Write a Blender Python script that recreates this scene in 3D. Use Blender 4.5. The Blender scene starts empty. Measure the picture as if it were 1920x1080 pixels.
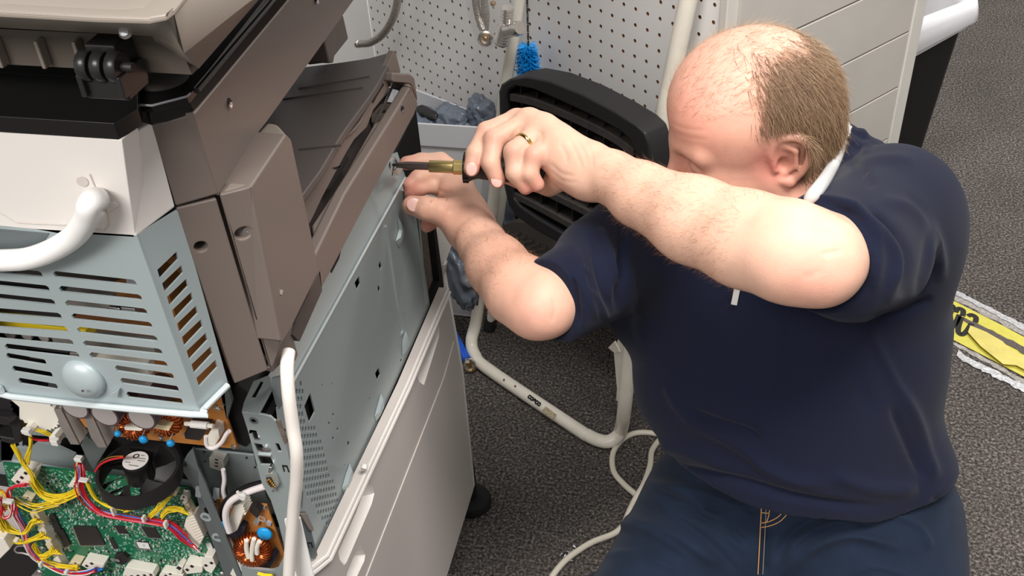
import bpy, math, random
import numpy as np
from mathutils import Vector, Matrix, noise
from mathutils.geometry import tessellate_polygon, delaunay_2d_cdt
random.seed(7); np.random.seed(7)
SC = bpy.context.scene; COL = SC.collection
PI = math.pi

# ------------------------------------------------------------ camera
FPX = 1933.0; CAMH = 1.46
CR = np.array([[0.97528514, 0.0922382, -0.200776], [0.21480159, -0.60868929, 0.76377852], [-0.05176064, -0.78802884, -0.61345854]])
CAM = np.array([0, 0, CAMH])
cd = bpy.data.cameras.new('camera'); cam = bpy.data.objects.new('camera', cd); COL.objects.link(cam)
cd.sensor_width = 36; cd.lens = FPX / 1920 * 36; cd.clip_start = 0.02; cd.clip_end = 60
cam.matrix_world = Matrix([[CR[i][0], -CR[i][1], -CR[i][2], CAM[i]] for i in range(3)] + [[0, 0, 0, 1]])
SC.camera = cam
# ------------------------------------------------------------ light
vs = SC.view_settings; vs.view_transform = 'Standard'; vs.look = 'None'; vs.gamma = 1; vs.use_curve_mapping = False
vs.exposure = 0.08
w = bpy.data.worlds.new('room_air'); SC.world = w; w.use_nodes = True
w.node_tree.nodes['Background'].inputs[0].default_value = (1.0, 0.985, 0.965, 1)
w.node_tree.nodes['Background'].inputs[1].default_value = 0.42
def area(name, loc, sx, sy, power, rot=(0, 0, 0), col=(1, 0.97, 0.93)):
    l = bpy.data.lights.new(name, 'AREA'); l.shape = 'RECTANGLE'; l.size = sx; l.size_y = sy; l.energy = power; l.color = col
    o = bpy.data.objects.new(name, l); COL.objects.link(o); o.location = loc; o.rotation_euler = rot; return o
area('ceiling_lamp', (0.50, 0.30, 2.9), 1.2, 0.7, 68)
area('ceiling_lamp', (-0.9, -1.3, 2.7), 1.4, 0.8, 84)
area('ceiling_lamp', (1.5, 3.2, 2.9), 1.2, 0.6, 70)

# ------------------------------------------------------------ pixel frame of the photograph -> points in the place
def ray(u, v): return CR @ np.array([(u - 960) / FPX, (v - 540) / FPX, 1.0])
def onp(u, v, p, n):
    d = ray(u, v); return CAM + d * (np.dot(np.array(p) - CAM, n) / np.dot(d, n))
def X(x): return (np.array([x, 0, 0.]), np.array([1., 0, 0]))
def Y(y): return (np.array([0, y, 0.]), np.array([0., 1, 0]))
def Zp(z): return (np.array([0, 0, z]), np.array([0., 0, 1]))
def U(u, v, pl): return onp(u, v, pl[0], pl[1])
def J(u, v, D):
    d = ray(u, v); return CAM + d * (D / np.linalg.norm(d))
def plane3(a, b, c):
    a, b, c = map(np.array, (a, b, c)); n = np.cross(b - a, c - a); return (a, n / np.linalg.norm(n))
def nrm(v): v = np.array(v, float); return v / np.linalg.norm(v)

# ------------------------------------------------------------ materials
MATS = {}
def mat(name, col, rough=0.5, metal=0.0, noise_amt=0.0, nscale=60, bump=0.0, bscale=300, spec=0.5, alpha=1.0, trans=0.0, coat=0.0, sheen=0.0, attr=False, sss=0.0, col2=None, ior=1.45):
    if name in MATS: return MATS[name]
    m = bpy.data.materials.new(name); MATS[name] = m; m.use_nodes = True
    nt = m.node_tree; b = nt.nodes['Principled BSDF']; L = nt.links
    b.inputs['Base Color'].default_value = (*col, 1); b.inputs['Roughness'].default_value = rough; b.inputs['Metallic'].default_value = metal
    b.inputs['Specular IOR Level'].default_value = spec; b.inputs['Alpha'].default_value = alpha; b.inputs['Transmission Weight'].default_value = trans
    b.inputs['Coat Weight'].default_value = coat; b.inputs['Sheen Weight'].default_value = sheen; b.inputs['IOR'].default_value = ior
    if sss: b.inputs['Subsurface Weight'].default_value = sss; b.inputs['Subsurface Radius'].default_value = (0.012, 0.004, 0.002); b.inputs['Subsurface Scale'].default_value = 1.0
    tc = nt.nodes.new('ShaderNodeTexCoord')
    src = None
    if attr:
        a = nt.nodes.new('ShaderNodeAttribute'); a.attribute_name = 'tint'; src = a.outputs['Color']
    if noise_amt or col2:
        n = nt.nodes.new('ShaderNodeTexNoise'); n.inputs['Scale'].default_value = nscale; n.inputs['Detail'].default_value = 4
        L.new(tc.outputs['Object'], n.inputs['Vector'])
        mr = nt.nodes.new('ShaderNodeMapRange'); mr.inputs[1].default_value = 0.3; mr.inputs[2].default_value = 0.7
        L.new(n.outputs['Fac'], mr.inputs[0])
        mx = nt.nodes.new('ShaderNodeMix'); mx.data_type = 'RGBA'; mx.blend_type = 'MIX' if col2 else 'MULTIPLY'
        if col2:
            L.new(mr.outputs[0], mx.inputs['Factor']); mx.inputs['B'].default_value = (*col2, 1)
        else:
            mr.inputs[3].default_value = 1 - noise_amt; mr.inputs[4].default_value = 1 + noise_amt * 0.6
            mx.inputs['Factor'].default_value = 1; L.new(mr.outputs[0], mx.inputs['B'])
        if src: L.new(src, mx.inputs['A'])
        else: mx.inputs['A'].default_value = (*col, 1)
        src = mx.outputs['Result']
    if src: L.new(src, b.inputs['Base Color'])
    if bump:
        n2 = nt.nodes.new('ShaderNodeTexNoise'); n2.inputs['Scale'].default_value = bscale; n2.inputs['Detail'].default_value = 3
        L.new(tc.outputs['Object'], n2.inputs['Vector'])
        bp = nt.nodes.new('ShaderNodeBump'); bp.inputs['Strength'].default_value = bump; bp.inputs['Distance'].default_value = 0.001
        L.new(n2.outputs['Fac'], bp.inputs['Height']); L.new(bp.outputs['Normal'], b.inputs['Normal'])
    return m
def srgb(r, g, b):
    f = lambda c: (c / 255 / 12.92) if c / 255 < 0.04045 else ((c / 255 + 0.055) / 1.055) ** 2.4
    return (f(r), f(g), f(b))

# ------------------------------------------------------------ mesh helpers
def tag(o, label=None, cat=None, group=None, kind=None):
    if label: o['label'] = label
    if cat: o['category'] = cat
    if group: o['group'] = group
    if kind: o['kind'] = kind
    return o
def empty(name, loc, label=None, cat=None, group=None):
    o = bpy.data.objects.new(name, None); COL.objects.link(o); o.location = loc; o.empty_display_size = 0.03
    return tag(o, label, cat, group)
def link(name, me, m, parent=None, smooth=True, angle=35, bevel=0.0, segs=2):
    o = bpy.data.objects.new(name, me); COL.objects.link(o)
    if m is not None:
        for k in (m if isinstance(m, (list, tuple)) else [m]): me.materials.append(k)
    if parent is not None:
        o.parent = parent; pl = Vector((0, 0, 0)); p = parent
        while p is not None: pl += p.location; p = p.parent
        o.location = -pl
    if smooth:
        me.shade_smooth()
        if angle < 180: me.set_sharp_from_angle(angle=math.radians(angle))
    if bevel:
        b = o.modifiers.new('bevel', 'BEVEL'); b.width = bevel; b.segments = segs; b.limit_method = 'ANGLE'; b.angle_limit = math.radians(35); b.harden_normals = True
    return o
class MB:
    def __init__(s): s.v = []; s.f = []; s.mi = []
    def add(s, vs, fs, mi=0):
        k = len(s.v); s.v += [tuple(float(c) for c in p) for p in vs]; s.f += [tuple(i + k for i in f) for f in fs]; s.mi += [mi] * len(fs); return s
    def build(s, name, m, parent=None, **kw):
        me = bpy.data.meshes.new(name); me.from_pydata(s.v, [], s.f)
        me.polygons.foreach_set('material_index', s.mi); me.update()
        return link(name, me, m, parent, **kw)
    # a box from centre, half sizes and three axes
    def box(s, c, h, ax=None, mi=0):
        c = np.array(c, float); ax = np.eye(3) if ax is None else np.array(ax)
        vs = [c + ax[0] * h[0] * i + ax[1] * h[1] * j + ax[2] * h[2] * k for k in (-1, 1) for j in (-1, 1) for i in (-1, 1)]
        fs = [(0, 2, 3, 1), (4, 5, 7, 6), (0, 1, 5, 4), (2, 6, 7, 3), (0, 4, 6, 2), (1, 3, 7, 5)]
        if np.linalg.det(ax) < 0: fs = [f[::-1] for f in fs]
        return s.add(vs, fs, mi)
    def tube(s, pts, r, seg=10, closed=False, cap=True, mi=0, flat=None):
        P = [np.array(p, float) for p in pts]; n = len(P); rr = r if hasattr(r, '__len__') else [r] * n
        T = []
        for i in range(n):
            a = P[(i - 1) % n] if (closed or i > 0) else P[i]; b = P[(i + 1) % n] if (closed or i < n - 1) else P[i]
            T.append(nrm(b - a + 1e-12))
        ref = np.array([0, 0, 1.]) if abs(T[0][2]) < 0.9 else np.array([1., 0, 0])
        N = nrm(np.cross(T[0], ref)); vs = []
        for i in range(n):
            N = N - T[i] * np.dot(N, T[i]); N = nrm(N); B = np.cross(T[i], N)
            for k in range(seg):
                a = 2 * PI * k / seg; q = P[i] + (N * math.cos(a) + B * math.sin(a) * (flat or 1)) * rr[i]; vs.append(q)
        fs = []
        for i in range(n if closed else n - 1):
            for k in range(seg):
                a = i * seg + k; b = i * seg + (k + 1) % seg; c = ((i + 1) % n) * seg
                fs.append((a, b, c + (k + 1) % seg, c + k))
        if cap and not closed: fs.append(tuple(range(seg))[::-1]); fs.append(tuple((n - 1) * seg + k for k in range(seg)))
        return s.add(vs, fs, mi)
    def lathe(s, prof, c, axis, seg=24, mi=0, cap=True):
        axis = nrm(axis); c = np.array(c, float); ref = np.array([0, 0, 1.]) if abs(axis[2]) < 0.9 else np.array([1., 0, 0])
        a1 = nrm(np.cross(axis, ref)); a2 = np.cross(axis, a1); vs = []
        for (r, h) in prof:
            for k in range(seg):
                t = 2 * PI * k / seg; vs.append(c + axis * h + (a1 * math.cos(t) + a2 * math.sin(t)) * r)
        fs = []
        for i in range(len(prof) - 1):
            for k in range(seg):
                a = i * seg + k; b = i * seg + (k + 1) % seg; fs.append((a, b, b + seg, a + seg))
        if cap: fs.append(tuple(range(seg))[::-1]); fs.append(tuple((len(prof) - 1) * seg + k for k in range(seg)))
        return s.add(vs, fs, mi)
    # flat plate from 3-D outline (planar) with holes, given thickness vector
    def plate(s, outer, holes, th, mi=0, back=True):
        loops = [[Vector(p) for p in outer]] + [[Vector(p) for p in h] for h in holes]
        flat = [p for l in loops for p in l]; n = len(flat); th = Vector(th)
        if holes:
            a_ = th.normalized(); e1 = a_.orthogonal().normalized(); e2 = a_.cross(e1); c2 = [Vector(((p - flat[0]).dot(e1), (p - flat[0]).dot(e2))) for p in flat]; ids = []; k = 0
            for l in loops: ids.append(list(range(k, k + len(l)))); k += len(l)
            sgn = lambda q: sum(c2[q[i]].x * c2[q[(i + 1) % len(q)]].y - c2[q[(i + 1) % len(q)]].x * c2[q[i]].y for i in range(len(q)))
            ids = [q if sgn(q) > 0 else q[::-1] for q in ids]
            vo, _, fo_, vi, _, fi = delaunay_2d_cdt([c * 100 for c in c2], [], ids, 0, 1e-7)
            tri = [tuple(vi[i][0] for i in f) for f, o in zip(fo_, fi) if list(o) == [0] and all(vi[i] for i in f)]
        else: tri = tessellate_polygon(loops)
        nor = Vector((0, 0, 0))
        for i in range(len(loops[0])): nor += loops[0][i].cross(loops[0][(i + 1) % len(loops[0])])
        fr = []
        for t in tri:
            a, b, c = t; m_ = (flat[b] - flat[a]).cross(flat[c] - flat[a])
            if m_.dot(th) > 0: t = (c, b, a)
            if m_.length > 1e-14: fr.append(tuple(t))
        vs = flat + ([p + th for p in flat])
        fs = list(fr)
        if back: fs += [tuple(i + n for i in t[::-1]) for t in fr]
        k = 0
        for li, l in enumerate(loops):
            m_ = len(l); nn = Vector((0, 0, 0))
            for i in range(m_): nn += l[i].cross(l[(i + 1) % m_])
            flip = (nn.dot(th) > 0)
            if li: flip = not flip
            for i in range(m_):
                a = k + i; b = k + (i + 1) % m_; q = (a, b, b + n, a + n)
                fs.append(q if flip else q[::-1])
            k += m_
        return s.add(vs, fs, mi)
def box(name, c, h, m, parent=None, ax=None, bevel=0.0, **kw): return MB().box(c, h, ax).build(name, m, parent, bevel=bevel, **kw)
def tube(name, pts, r, m, parent=None, seg=12, **kw):
    bk = {k: kw.pop(k) for k in list(kw) if k in ('closed', 'cap', 'flat')}
    return MB().tube(pts, r, seg, **bk).build(name, m, parent, **kw)
def spl(pts, n=8, closed=False):
    P = [np.array(p, float) for p in pts]; out = []; N = len(P)
    for i in range(N if closed else N - 1):
        if closed: a, b, c, d = P[(i - 1) % N], P[i], P[(i + 1) % N], P[(i + 2) % N]
        else: a = P[max(i - 1, 0)]; b = P[i]; c = P[i + 1]; d = P[min(i + 2, N - 1)]
        for k in range(n):
            t = k / n; out.append(0.5 * ((2 * b) + (-a + c) * t + (2 * a - 5 * b + 4 * c - d) * t * t + (-a + 3 * b - 3 * c + d) * t ** 3))
    if not closed: out.append(P[-1])
    return out
# pixel outline on a plane, pushed back by a depth along the view-away normal of that plane
XL = -.985                                                                        # left side of the copier, outside the frame
def px(pts, pl):
    out = [U(u, v, pl) for (u, v) in pts]; n = len(pts)
    for i, (u, v) in enumerate(pts):
        if u <= -50 and abs(pl[1][0]) < .05:
            for j in ((i + 1) % n, (i - 1) % n):
                if pts[j][0] > -50: out[i] = np.array([XL, out[j][1], out[j][2]]); break
    return out
def away(pl):
    n = np.array(pl[1]); p = np.array(pl[0]); return n if np.dot(n, p - CAM) > 0 else -n
def slab(name, pts, pl, depth, m, parent=None, holes=(), bevel=0.0, th=None, **kw):
    o = px(pts, pl); t = away(pl) * depth if th is None else np.array(th)
    return MB().plate(o, [px(h, pl) for h in holes], t).build(name, m, parent, bevel=bevel, **kw)
def prism(name, front, back, m, parent=None, **kw):
    """solid between two outlines with the same number of 3-D points"""
    n = len(front); mb = MB(); c = sum(np.array(p) for p in list(front) + list(back)) / (2 * n)
    fs = [tuple(range(n)), tuple(range(2 * n - 1, n - 1, -1))] + [(i, i + n, (i + 1) % n + n, (i + 1) % n) for i in range(n)]
    V_ = [np.array(p) for p in list(front) + list(back)]
    f0 = np.mean([V_[i] for i in fs[0]], 0); nn = np.zeros(3)
    for i in range(n): nn += np.cross(V_[i] - f0, V_[(i + 1) % n] - f0)
    if np.dot(nn, f0 - c) < 0: fs = [f[::-1] for f in fs]
    return mb.add(V_, fs).build(name, m, parent, **kw)
def ell(cx, cy, rx, ry, n=12, rot=0):
    return [(cx + rx * math.cos(t) * math.cos(rot) - ry * math.sin(t) * math.sin(rot), cy + rx * math.cos(t) * math.sin(rot) + ry * math.sin(t) * math.cos(rot)) for t in [2 * PI * k / n for k in range(n)]]

# ============================================================ the setting
m_carpet = bpy.data.materials.new('carpet'); m_carpet.use_nodes = True
def carpet_nodes():
    nt = m_carpet.node_tree; b = nt.nodes['Principled BSDF']; L = nt.links; tc = nt.nodes.new('ShaderNodeTexCoord')
    b.inputs['Roughness'].default_value = 0.95; b.inputs['Specular IOR Level'].default_value = 0.15
    n1 = nt.nodes.new('ShaderNodeTexNoise'); n1.inputs['Scale'].default_value = 190; n1.inputs['Detail'].default_value = 3; n1.inputs['Roughness'].default_value = 0.7
    n2 = nt.nodes.new('ShaderNodeTexNoise'); n2.inputs['Scale'].default_value = 5; n2.inputs['Detail'].default_value = 5
    n3 = nt.nodes.new('ShaderNodeTexVoronoi'); n3.inputs['Scale'].default_value = 260
    for n in (n1, n2, n3): L.new(tc.outputs['Object'], n.inputs['Vector'])
    r = nt.nodes.new('ShaderNodeValToRGB'); e = r.color_ramp.elements
    e[0].position = 0.32; e[0].color = (*srgb(38, 36, 36), 1); e[1].position = 0.72; e[1].color = (*srgb(160, 151, 143), 1)
    k = e.new(0.50); k.color = (*srgb(84, 79, 76), 1)
    L.new(n1.outputs['Fac'], r.inputs['Fac'])
    mr = nt.nodes.new('ShaderNodeMapRange'); mr.inputs[1].default_value = 0.3; mr.inputs[2].default_value = 0.7; mr.inputs[3].default_value = 0.85; mr.inputs[4].default_value = 1.12
    L.new(n2.outputs['Fac'], mr.inputs[0])
    mx = nt.nodes.new('ShaderNodeMix'); mx.data_type = 'RGBA'; mx.blend_type = 'MULTIPLY'; mx.inputs['Factor'].default_value = 1
    L.new(r.outputs['Color'], mx.inputs['A']); L.new(mr.outputs[0], mx.inputs['B']); L.new(mx.outputs['Result'], b.inputs['Base Color'])
    bp = nt.nodes.new('ShaderNodeBump'); bp.inputs['Strength'].default_value = 0.9; bp.inputs['Distance'].default_value = 0.003
    ad = nt.nodes.new('ShaderNodeMath'); L.new(n1.outputs['Fac'], ad.inputs[0]); L.new(n3.outputs['Distance'], ad.inputs[1]); L.new(ad.outputs[0], bp.inputs['Height'])
    L.new(bp.outputs['Normal'], b.inputs['Normal'])
carpet_nodes()
tag(MB().box((0.3, 3.0, -0.02), (7.0, 6.5, 0.02)).build('floor', m_carpet, smooth=False), kind='structure')

TH = -0.67390784
WE = np.array([math.cos(TH), math.sin(TH), 0]); WA = np.array([-math.sin(TH), math.cos(TH), 0])    # along the pegboard, and away into it
WP = np.array([-.2669, 1.5503, CAMH - .652])
def wall(off): return (WP - WA * off, WA)
def W(s, off, z): return np.array([WP[0], WP[1], 0]) + WE * s - WA * off + np.array([0, 0, z])
ZU = np.array([0, 0, 1.]); WAX = [WE, WA, ZU]
m_peg = mat('pegboard_white', srgb(246, 244, 242), 0.5, noise_amt=0.03, nscale=8)
m_hard = mat('hardboard_brown', srgb(140, 100, 66), 0.9)
m_dark = mat('dark_void', srgb(34, 24, 18), 0.9)
def pegboard():
    mb = MB(); p = 0.0254; r = 0.0031; K = 8; s0 = -26; s1 = 12; j0 = -28; j1 = 20
    circ = [(math.cos(2 * PI * k / K + PI / 8) * r, math.sin(2 * PI * k / K + PI / 8) * r) for k in range(K)]
    sq = [(1, .42), (.42, 1), (-.42, 1), (-1, .42), (-1, -.42), (-.42, -1), (.42, -1), (1, -.42)]
    vs = []; fs = []; mi = []
    for i in range(s0, s1):
        for j in range(j0, j1):
            c = WP + WE * (i * p) - ZU * (j * p); k0 = len(vs); h = p / 2
            for (a, b) in circ: vs.append(c + WE * a + ZU * b)
            for (a, b) in sq: vs.append(c + WE * a * h + ZU * b * h)
            for (a, b) in circ: vs.append(c + WE * a + ZU * b + WA * 0.006)
            for k in range(K):
                n = (k + 1) % K
                fs.append((k0 + k, k0 + 8 + k, k0 + 8 + n, k0 + n)); mi.append(0)
                fs.append((k0 + n, k0 + 16 + n, k0 + 16 + k, k0 + k)); mi.append(1)
            q = [c + WE * a * h + ZU * b * h for (a, b) in ((1, 1), (-1, 1), (-1, -1), (1, -1))]; kq = len(vs); vs += q
            for (a, b, cc) in ((0, kq, 1), (2, kq + 1, 3), (4, kq + 2, 5), (6, kq + 3, 7)):
                fs.append((k0 + 8 + a, b, k0 + 8 + cc)); mi.append(0)
    mb.v = [tuple(v) for v in vs]; mb.f = fs; mb.mi = mi
    return tag(mb.build('wall_back', [m_peg, m_hard], smooth=False), kind='structure')
pegboard()
tag(MB().box(W(-0.195, -0.012, 0.90), (0.475, 0.005, 0.62), WAX).build('wall_back_backing', m_hard, smooth=False), kind='structure')
m_frame = mat('shelf_frame_white', srgb(214, 210, 203), 0.45, noise_amt=0.04, nscale=20)
m_endp = mat('end_panel_white', srgb(196, 191, 184), 0.4, noise_amt=0.05, nscale=9, bump=0.05, bscale=40)
# left of the pegboard: the next bay's plain panel with a joint
tag(MB().box(W(-0.94, -0.004, 0.80), (0.268, 0.006, 0.80), WAX).build('wall_left', m_peg, smooth=False, bevel=0.001), kind='structure')
# added unseen shelf keeping the floor under it dark; corner post of the shelving
tag(MB().box(W(-0.45, -0.24, 0.27), (0.74, 0.22, 0.012), WAX).build('wall_back_shade_deck', m_frame, smooth=False), kind='structure')
tag(MB().box(W(0.2985, -0.008, 0.80), (0.0070, 0.012, 0.80), WAX).build('trim_1', m_frame, smooth=False, bevel=0.002), kind='structure')
SE = 0.305
er = tag(MB().box(W(SE - 0.006, -0.252, 0.80), (0.004, 0.236, 0.80), WAX).build('wall_right', m_endp, smooth=False), kind='structure')
tag(MB().box(W(SE - 0.002, -0.475, 0.80), (0.010, 0.016, 0.80), WAX).build('trim_2', m_frame, smooth=False, bevel=0.002), kind='structure')
for i in range(14):
    h = 0.1017; z0 = 0.81 - 5 * h + (i - 3) * h
    if z0 < 0.0 or z0 > 1.5: continue
    MB().box(W(SE, -0.238, z0 + h / 2), (0.005, 0.220, h / 2 - 0.0015), WAX).build('panel', m_endp, er, smooth=False, bevel=0.0012)
# ============================================================ things on and by the shelving
m_cream = mat('cream_enamel', srgb(238, 232, 218), 0.28, noise_amt=0.08, nscale=25)
m_blk = mat('black_plastic', srgb(34, 33, 34), 0.5, bump=0.15, bscale=900)
m_blk_dust = mat('dusty_black_plastic', srgb(66, 61, 57), 0.75, noise_amt=0.25, nscale=90)
m_rub = mat('black_rubber', srgb(22, 22, 22), 0.7)
m_ink = mat('black_ink', srgb(25, 22, 20), 0.7)
m_rust = mat('rust_scuff', srgb(110, 60, 35), 0.9)

# --- folded step stool leaning on the pegboard
F1 = onp(886, 655, *Zp(.013)); F2 = onp(1158, 829, *Zp(.013))
lad = empty('step_ladder', tuple(F2 * [1, 1, 0]), 'folded cream tube step stool with black ribbed platform leaning on the pegboard', 'step stool')
def off_plane(z): return wall(0.115 - 0.085 * min(z, 1.0))
def rail(u, v, ztarget): return U(u, v, off_plane(ztarget))
R = 0.0125
LT = [rail(985, -90, .80), rail(965, 60, .72), rail(943, 200, .60), rail(925, 380, .38), rail(905, 510, .2)]
RT = [rail(1308, -90, .98), rail(1290, 0, .9), rail(1228, 300, .6), rail(1200, 500, .35), rail(1184, 640, .2), rail(1171, 765, .07)]
bl = [onp(893, 600, *Zp(.075)), onp(884, 640, *Zp(.03)), onp(892, 668, *Zp(.0135)), onp(918, 694, *Zp(.013))]
br = [onp(1080, 803, *Zp(.013)), onp(1102, 816, *Zp(.013)), onp(1121, 825, *Zp(.013)), onp(1139, 828, *Zp(.015)), onp(1154, 821, *Zp(.021)), onp(1164, 806, *Zp(.032))]
LP = spl(LT + bl + br + RT[::-1], 7); tube('leg_tube', LP, [.0092 + (R + .0005 - .0092) * min(1, i / 38) for i in range(len(LP))], m_cream, lad, seg=14)
ua, ub = nrm(LT[0] - LT[1]), nrm(RT[0] - RT[1]); ta_, tb_ = LT[0], RT[0]; tube('handle_bar', spl([ta_, ta_ + ua * .05, ta_ + ua * .085 + WE * .02, ta_ + ua * .10 + WE * .07, tb_ + ub * .10 - WE * .07, tb_ + ub * .085 - WE * .02, tb_ + ub * .05, tb_], 6), [.0092 + .0038 * min(1, i / 42) for i in range(43)], m_cream, lad, seg=14)
# rear legs
rl = tube('leg', [onp(920, 608, *Zp(.012)), U(938, 400, wall(.045)), U(957, 235, wall(.03))], .0095, m_cream, lad, seg=12)
tube('rubber_foot', [onp(917, 618, *Zp(.002)), onp(922, 596, *Zp(.028))], .0135, m_rub, rl, seg=12)
q0 = U(1166, 748, wall(.03)); q1 = U(1180, 620, wall(.035)); q2 = U(1222, 330, wall(.035))
tube('leg', [q0, q1, q2], .0115, m_cream, lad, seg=10)
slab('hinge_plate', [(1150, 655), (1176, 600), (1186, 600), (1180, 752), (1158, 748)], wall(.060), .003, m_cream, lad, bevel=.0008)
slab('hinge_plate', [(1140, 652), (1152, 640), (1162, 660), (1152, 662)], wall(.062), .003, m_cream, lad)
# logo on the foot tube, drawn as flat print on the tube
def flat_text(name, s, ctr, ax, up, size, m, parent=None, ext=0.0002, shear=0, bold=0.0, sx=1.0):
    cu = bpy.data.curves.new(name, 'FONT'); cu.body = s; cu.size = 1; cu.align_x = 'CENTER'; cu.align_y = 'CENTER'; cu.shear = shear; cu.offset = bold; cu.resolution_u = 3
    to = bpy.data.objects.new(name, cu); COL.objects.link(to)
    dg = bpy.context.evaluated_depsgraph_get(); me = bpy.data.meshes.new_from_object(to.evaluated_get(dg)); bpy.data.objects.remove(to)
    ax = nrm(ax); up = nrm(np.array(up) - ax * np.dot(up, ax)); nn = np.cross(ax, up)
    co = np.empty(len(me.vertices) * 3); me.vertices.foreach_get('co', co); co = co.reshape(-1, 3)
    w_ = np.array(ctr) + np.outer(co[:, 0] * size * sx, ax) + np.outer(co[:, 1] * size, up) + np.outer(co[:, 2], nn) + nn * ext
    me.vertices.foreach_set('co', w_.ravel()); me.update()
    return link(name, me, m, parent, smooth=False)
ta = onp(996, 745, *Zp(.013)); tb = onp(1021, 764, *Zp(.013)); td = nrm(tb - ta)
vd = nrm(CAM - ta); vd = nrm(vd - td * np.dot(vd, td))
flat_text('lettering', 'cosco', (ta + tb) / 2 + vd * (R + .0018), td, np.cross(vd, td), .0155, m_ink, lad, bold=0.06)
ta2 = onp(1035, 778, *Zp(.013)); MB().box(ta2 + vd * (R + .0004), (.016, .006, .0003), [td, np.cross(vd, td), vd]).build('worn_label', mat('worn_label', srgb(196, 186, 160), .6, col2=srgb(150, 130, 95), nscale=300), lad, smooth=False)
for (u, v) in ((945, 712), (966, 724), (1172, 628), (1176, 655), (1168, 700)):
    zz = .013 if u < 1100 else .2
    pl_ = Zp(.026) if u < 1100 else wall(.095)
    mb = MB(); p = U(u, v, pl_) + nrm(CAM - U(u, v, pl_)) * .001; mb.lathe([(0.0022, 0), (0.0018, .0004)], p, nrm(CAM - p), seg=7); mb.build('scuff_mark', m_rust, lad)

# black platform (folded up) seen from its ribbed underside
PP = wall(0.125)
out_px = [(937, 200), (936, 172), (941, 158), (956, 148), (985, 143), (1030, 152), (1090, 176), (1150, 208), (1190, 233), (1208, 250), (1217, 275), (1218, 320), (1214, 390), (1200, 450), (1180, 490), (1160, 505), (1130, 500), (1090, 478), (1045, 453), (1000, 428), (968, 405), (954, 385), (945, 345), (940, 270)]
in_px = [(950, 205), (949, 182), (953, 170), (966, 162), (1000, 168), (1050, 190), (1110, 218), (1160, 245), (1180, 262), (1190, 285), (1194, 330), (1190, 395), (1178, 440), (1160, 470), (1145, 478), (1120, 472), (1085, 455), (1045, 432), (1005, 408), (975, 388), (962, 372), (956, 340), (952, 270)]
pf = slab('platform_rim', out_px, PP, 0.045, m_blk, lad, holes=[in_px], bevel=.004)
slab('platform_back', out_px, wall(0.086), 0.004, m_blk, lad)
inn = px(in_px, PP)
slats = [[(955, 176), (1000, 186), (1070, 214), (1140, 248), (1188, 280)], [(952, 212), (1000, 222), (1070, 252), (1140, 288), (1192, 322)], [(952, 252), (1000, 263), (1070, 294), (1140, 330), (1191, 360)], [(953, 294), (1000, 306), (1070, 336), (1140, 370), (1188, 396)],
         [(956, 332), (1000, 346), (1060, 374), (1120, 404), (1180, 434)], [(963, 362), (1000, 380), (1050, 407), (1100, 435), (1160, 464)]]
for sl in slats:
    P = spl(px(sl, wall(0.121)), 4); dn = -ZU * 0.013; bk = WA * 0.030
    mb = MB(); n = len(P); vs = []
    for p in P: vs += [p, p + dn, p + dn * .6 + bk, p + bk * 1.0 - dn * .25]
    fs = [(i * 4 + k, i * 4 + (k + 1) % 4, i * 4 + 4 + (k + 1) % 4, i * 4 + 4 + k) for i in range(n - 1) for k in range(4)] + [(3, 2, 1, 0), tuple((n - 1) * 4 + k for k in range(4))]
    mb.add(vs, fs); mb.build('slat', m_blk_dust, lad, bevel=.001)
for k in range(7):
    a = (985 + k * 30, 166 + k * 13); b = (975 + k * 30, 375 + k * 14)
    P0_, P1_ = U(*a, wall(.118)), U(*b, wall(.118))
    MB().box((P0_ + P1_) / 2 + WA * .014, (.0012, .012, np.linalg.norm(P0_ - P1_) / 2), [WE, WA, ZU]).build('rib', m_blk, lad, smooth=False)
# ribbed tread below
m_tread = mat('tread_rubber', srgb(98, 91, 86), 0.6, noise_amt=0.1, nscale=200)
TP = wall(0.070)
tr = slab('tread', [(926, 452), (932, 436), (944, 422), (962, 415), (985, 418), (1030, 440), (1100, 478), (1150, 505), (1150, 560), (1060, 540), (990, 505), (940, 478)], TP, .02, m_tread, lad, bevel=.003)
for k in range(11):
    u0 = 929 + k * 12.5; v0 = 446 + k * 7.4
    a = U(u0, v0, wall(.0712)); b = U(u0 + 46, v0 - 10 - k * .3, wall(.0712)) if k < 10 else U(u0 + 20, v0 - 4, wall(.0712))
    d = nrm(b - a); MB().box((a + b) / 2, (np.linalg.norm(b - a) / 2,   .0021, .0026), [d, np.cross(WA, d), WA]).build('ridge', m_tread, tr, bevel=.0007)
# rail clip near the right rail
cl = U(1243, 303, wall(.06)); MB().lathe([(.004, 0), (.007, .001), (.007, .004), (.003, .006)], cl, -WA, 12).build('clip', mat('steel', srgb(190, 190, 192), .25, 1.0), lad)

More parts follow.
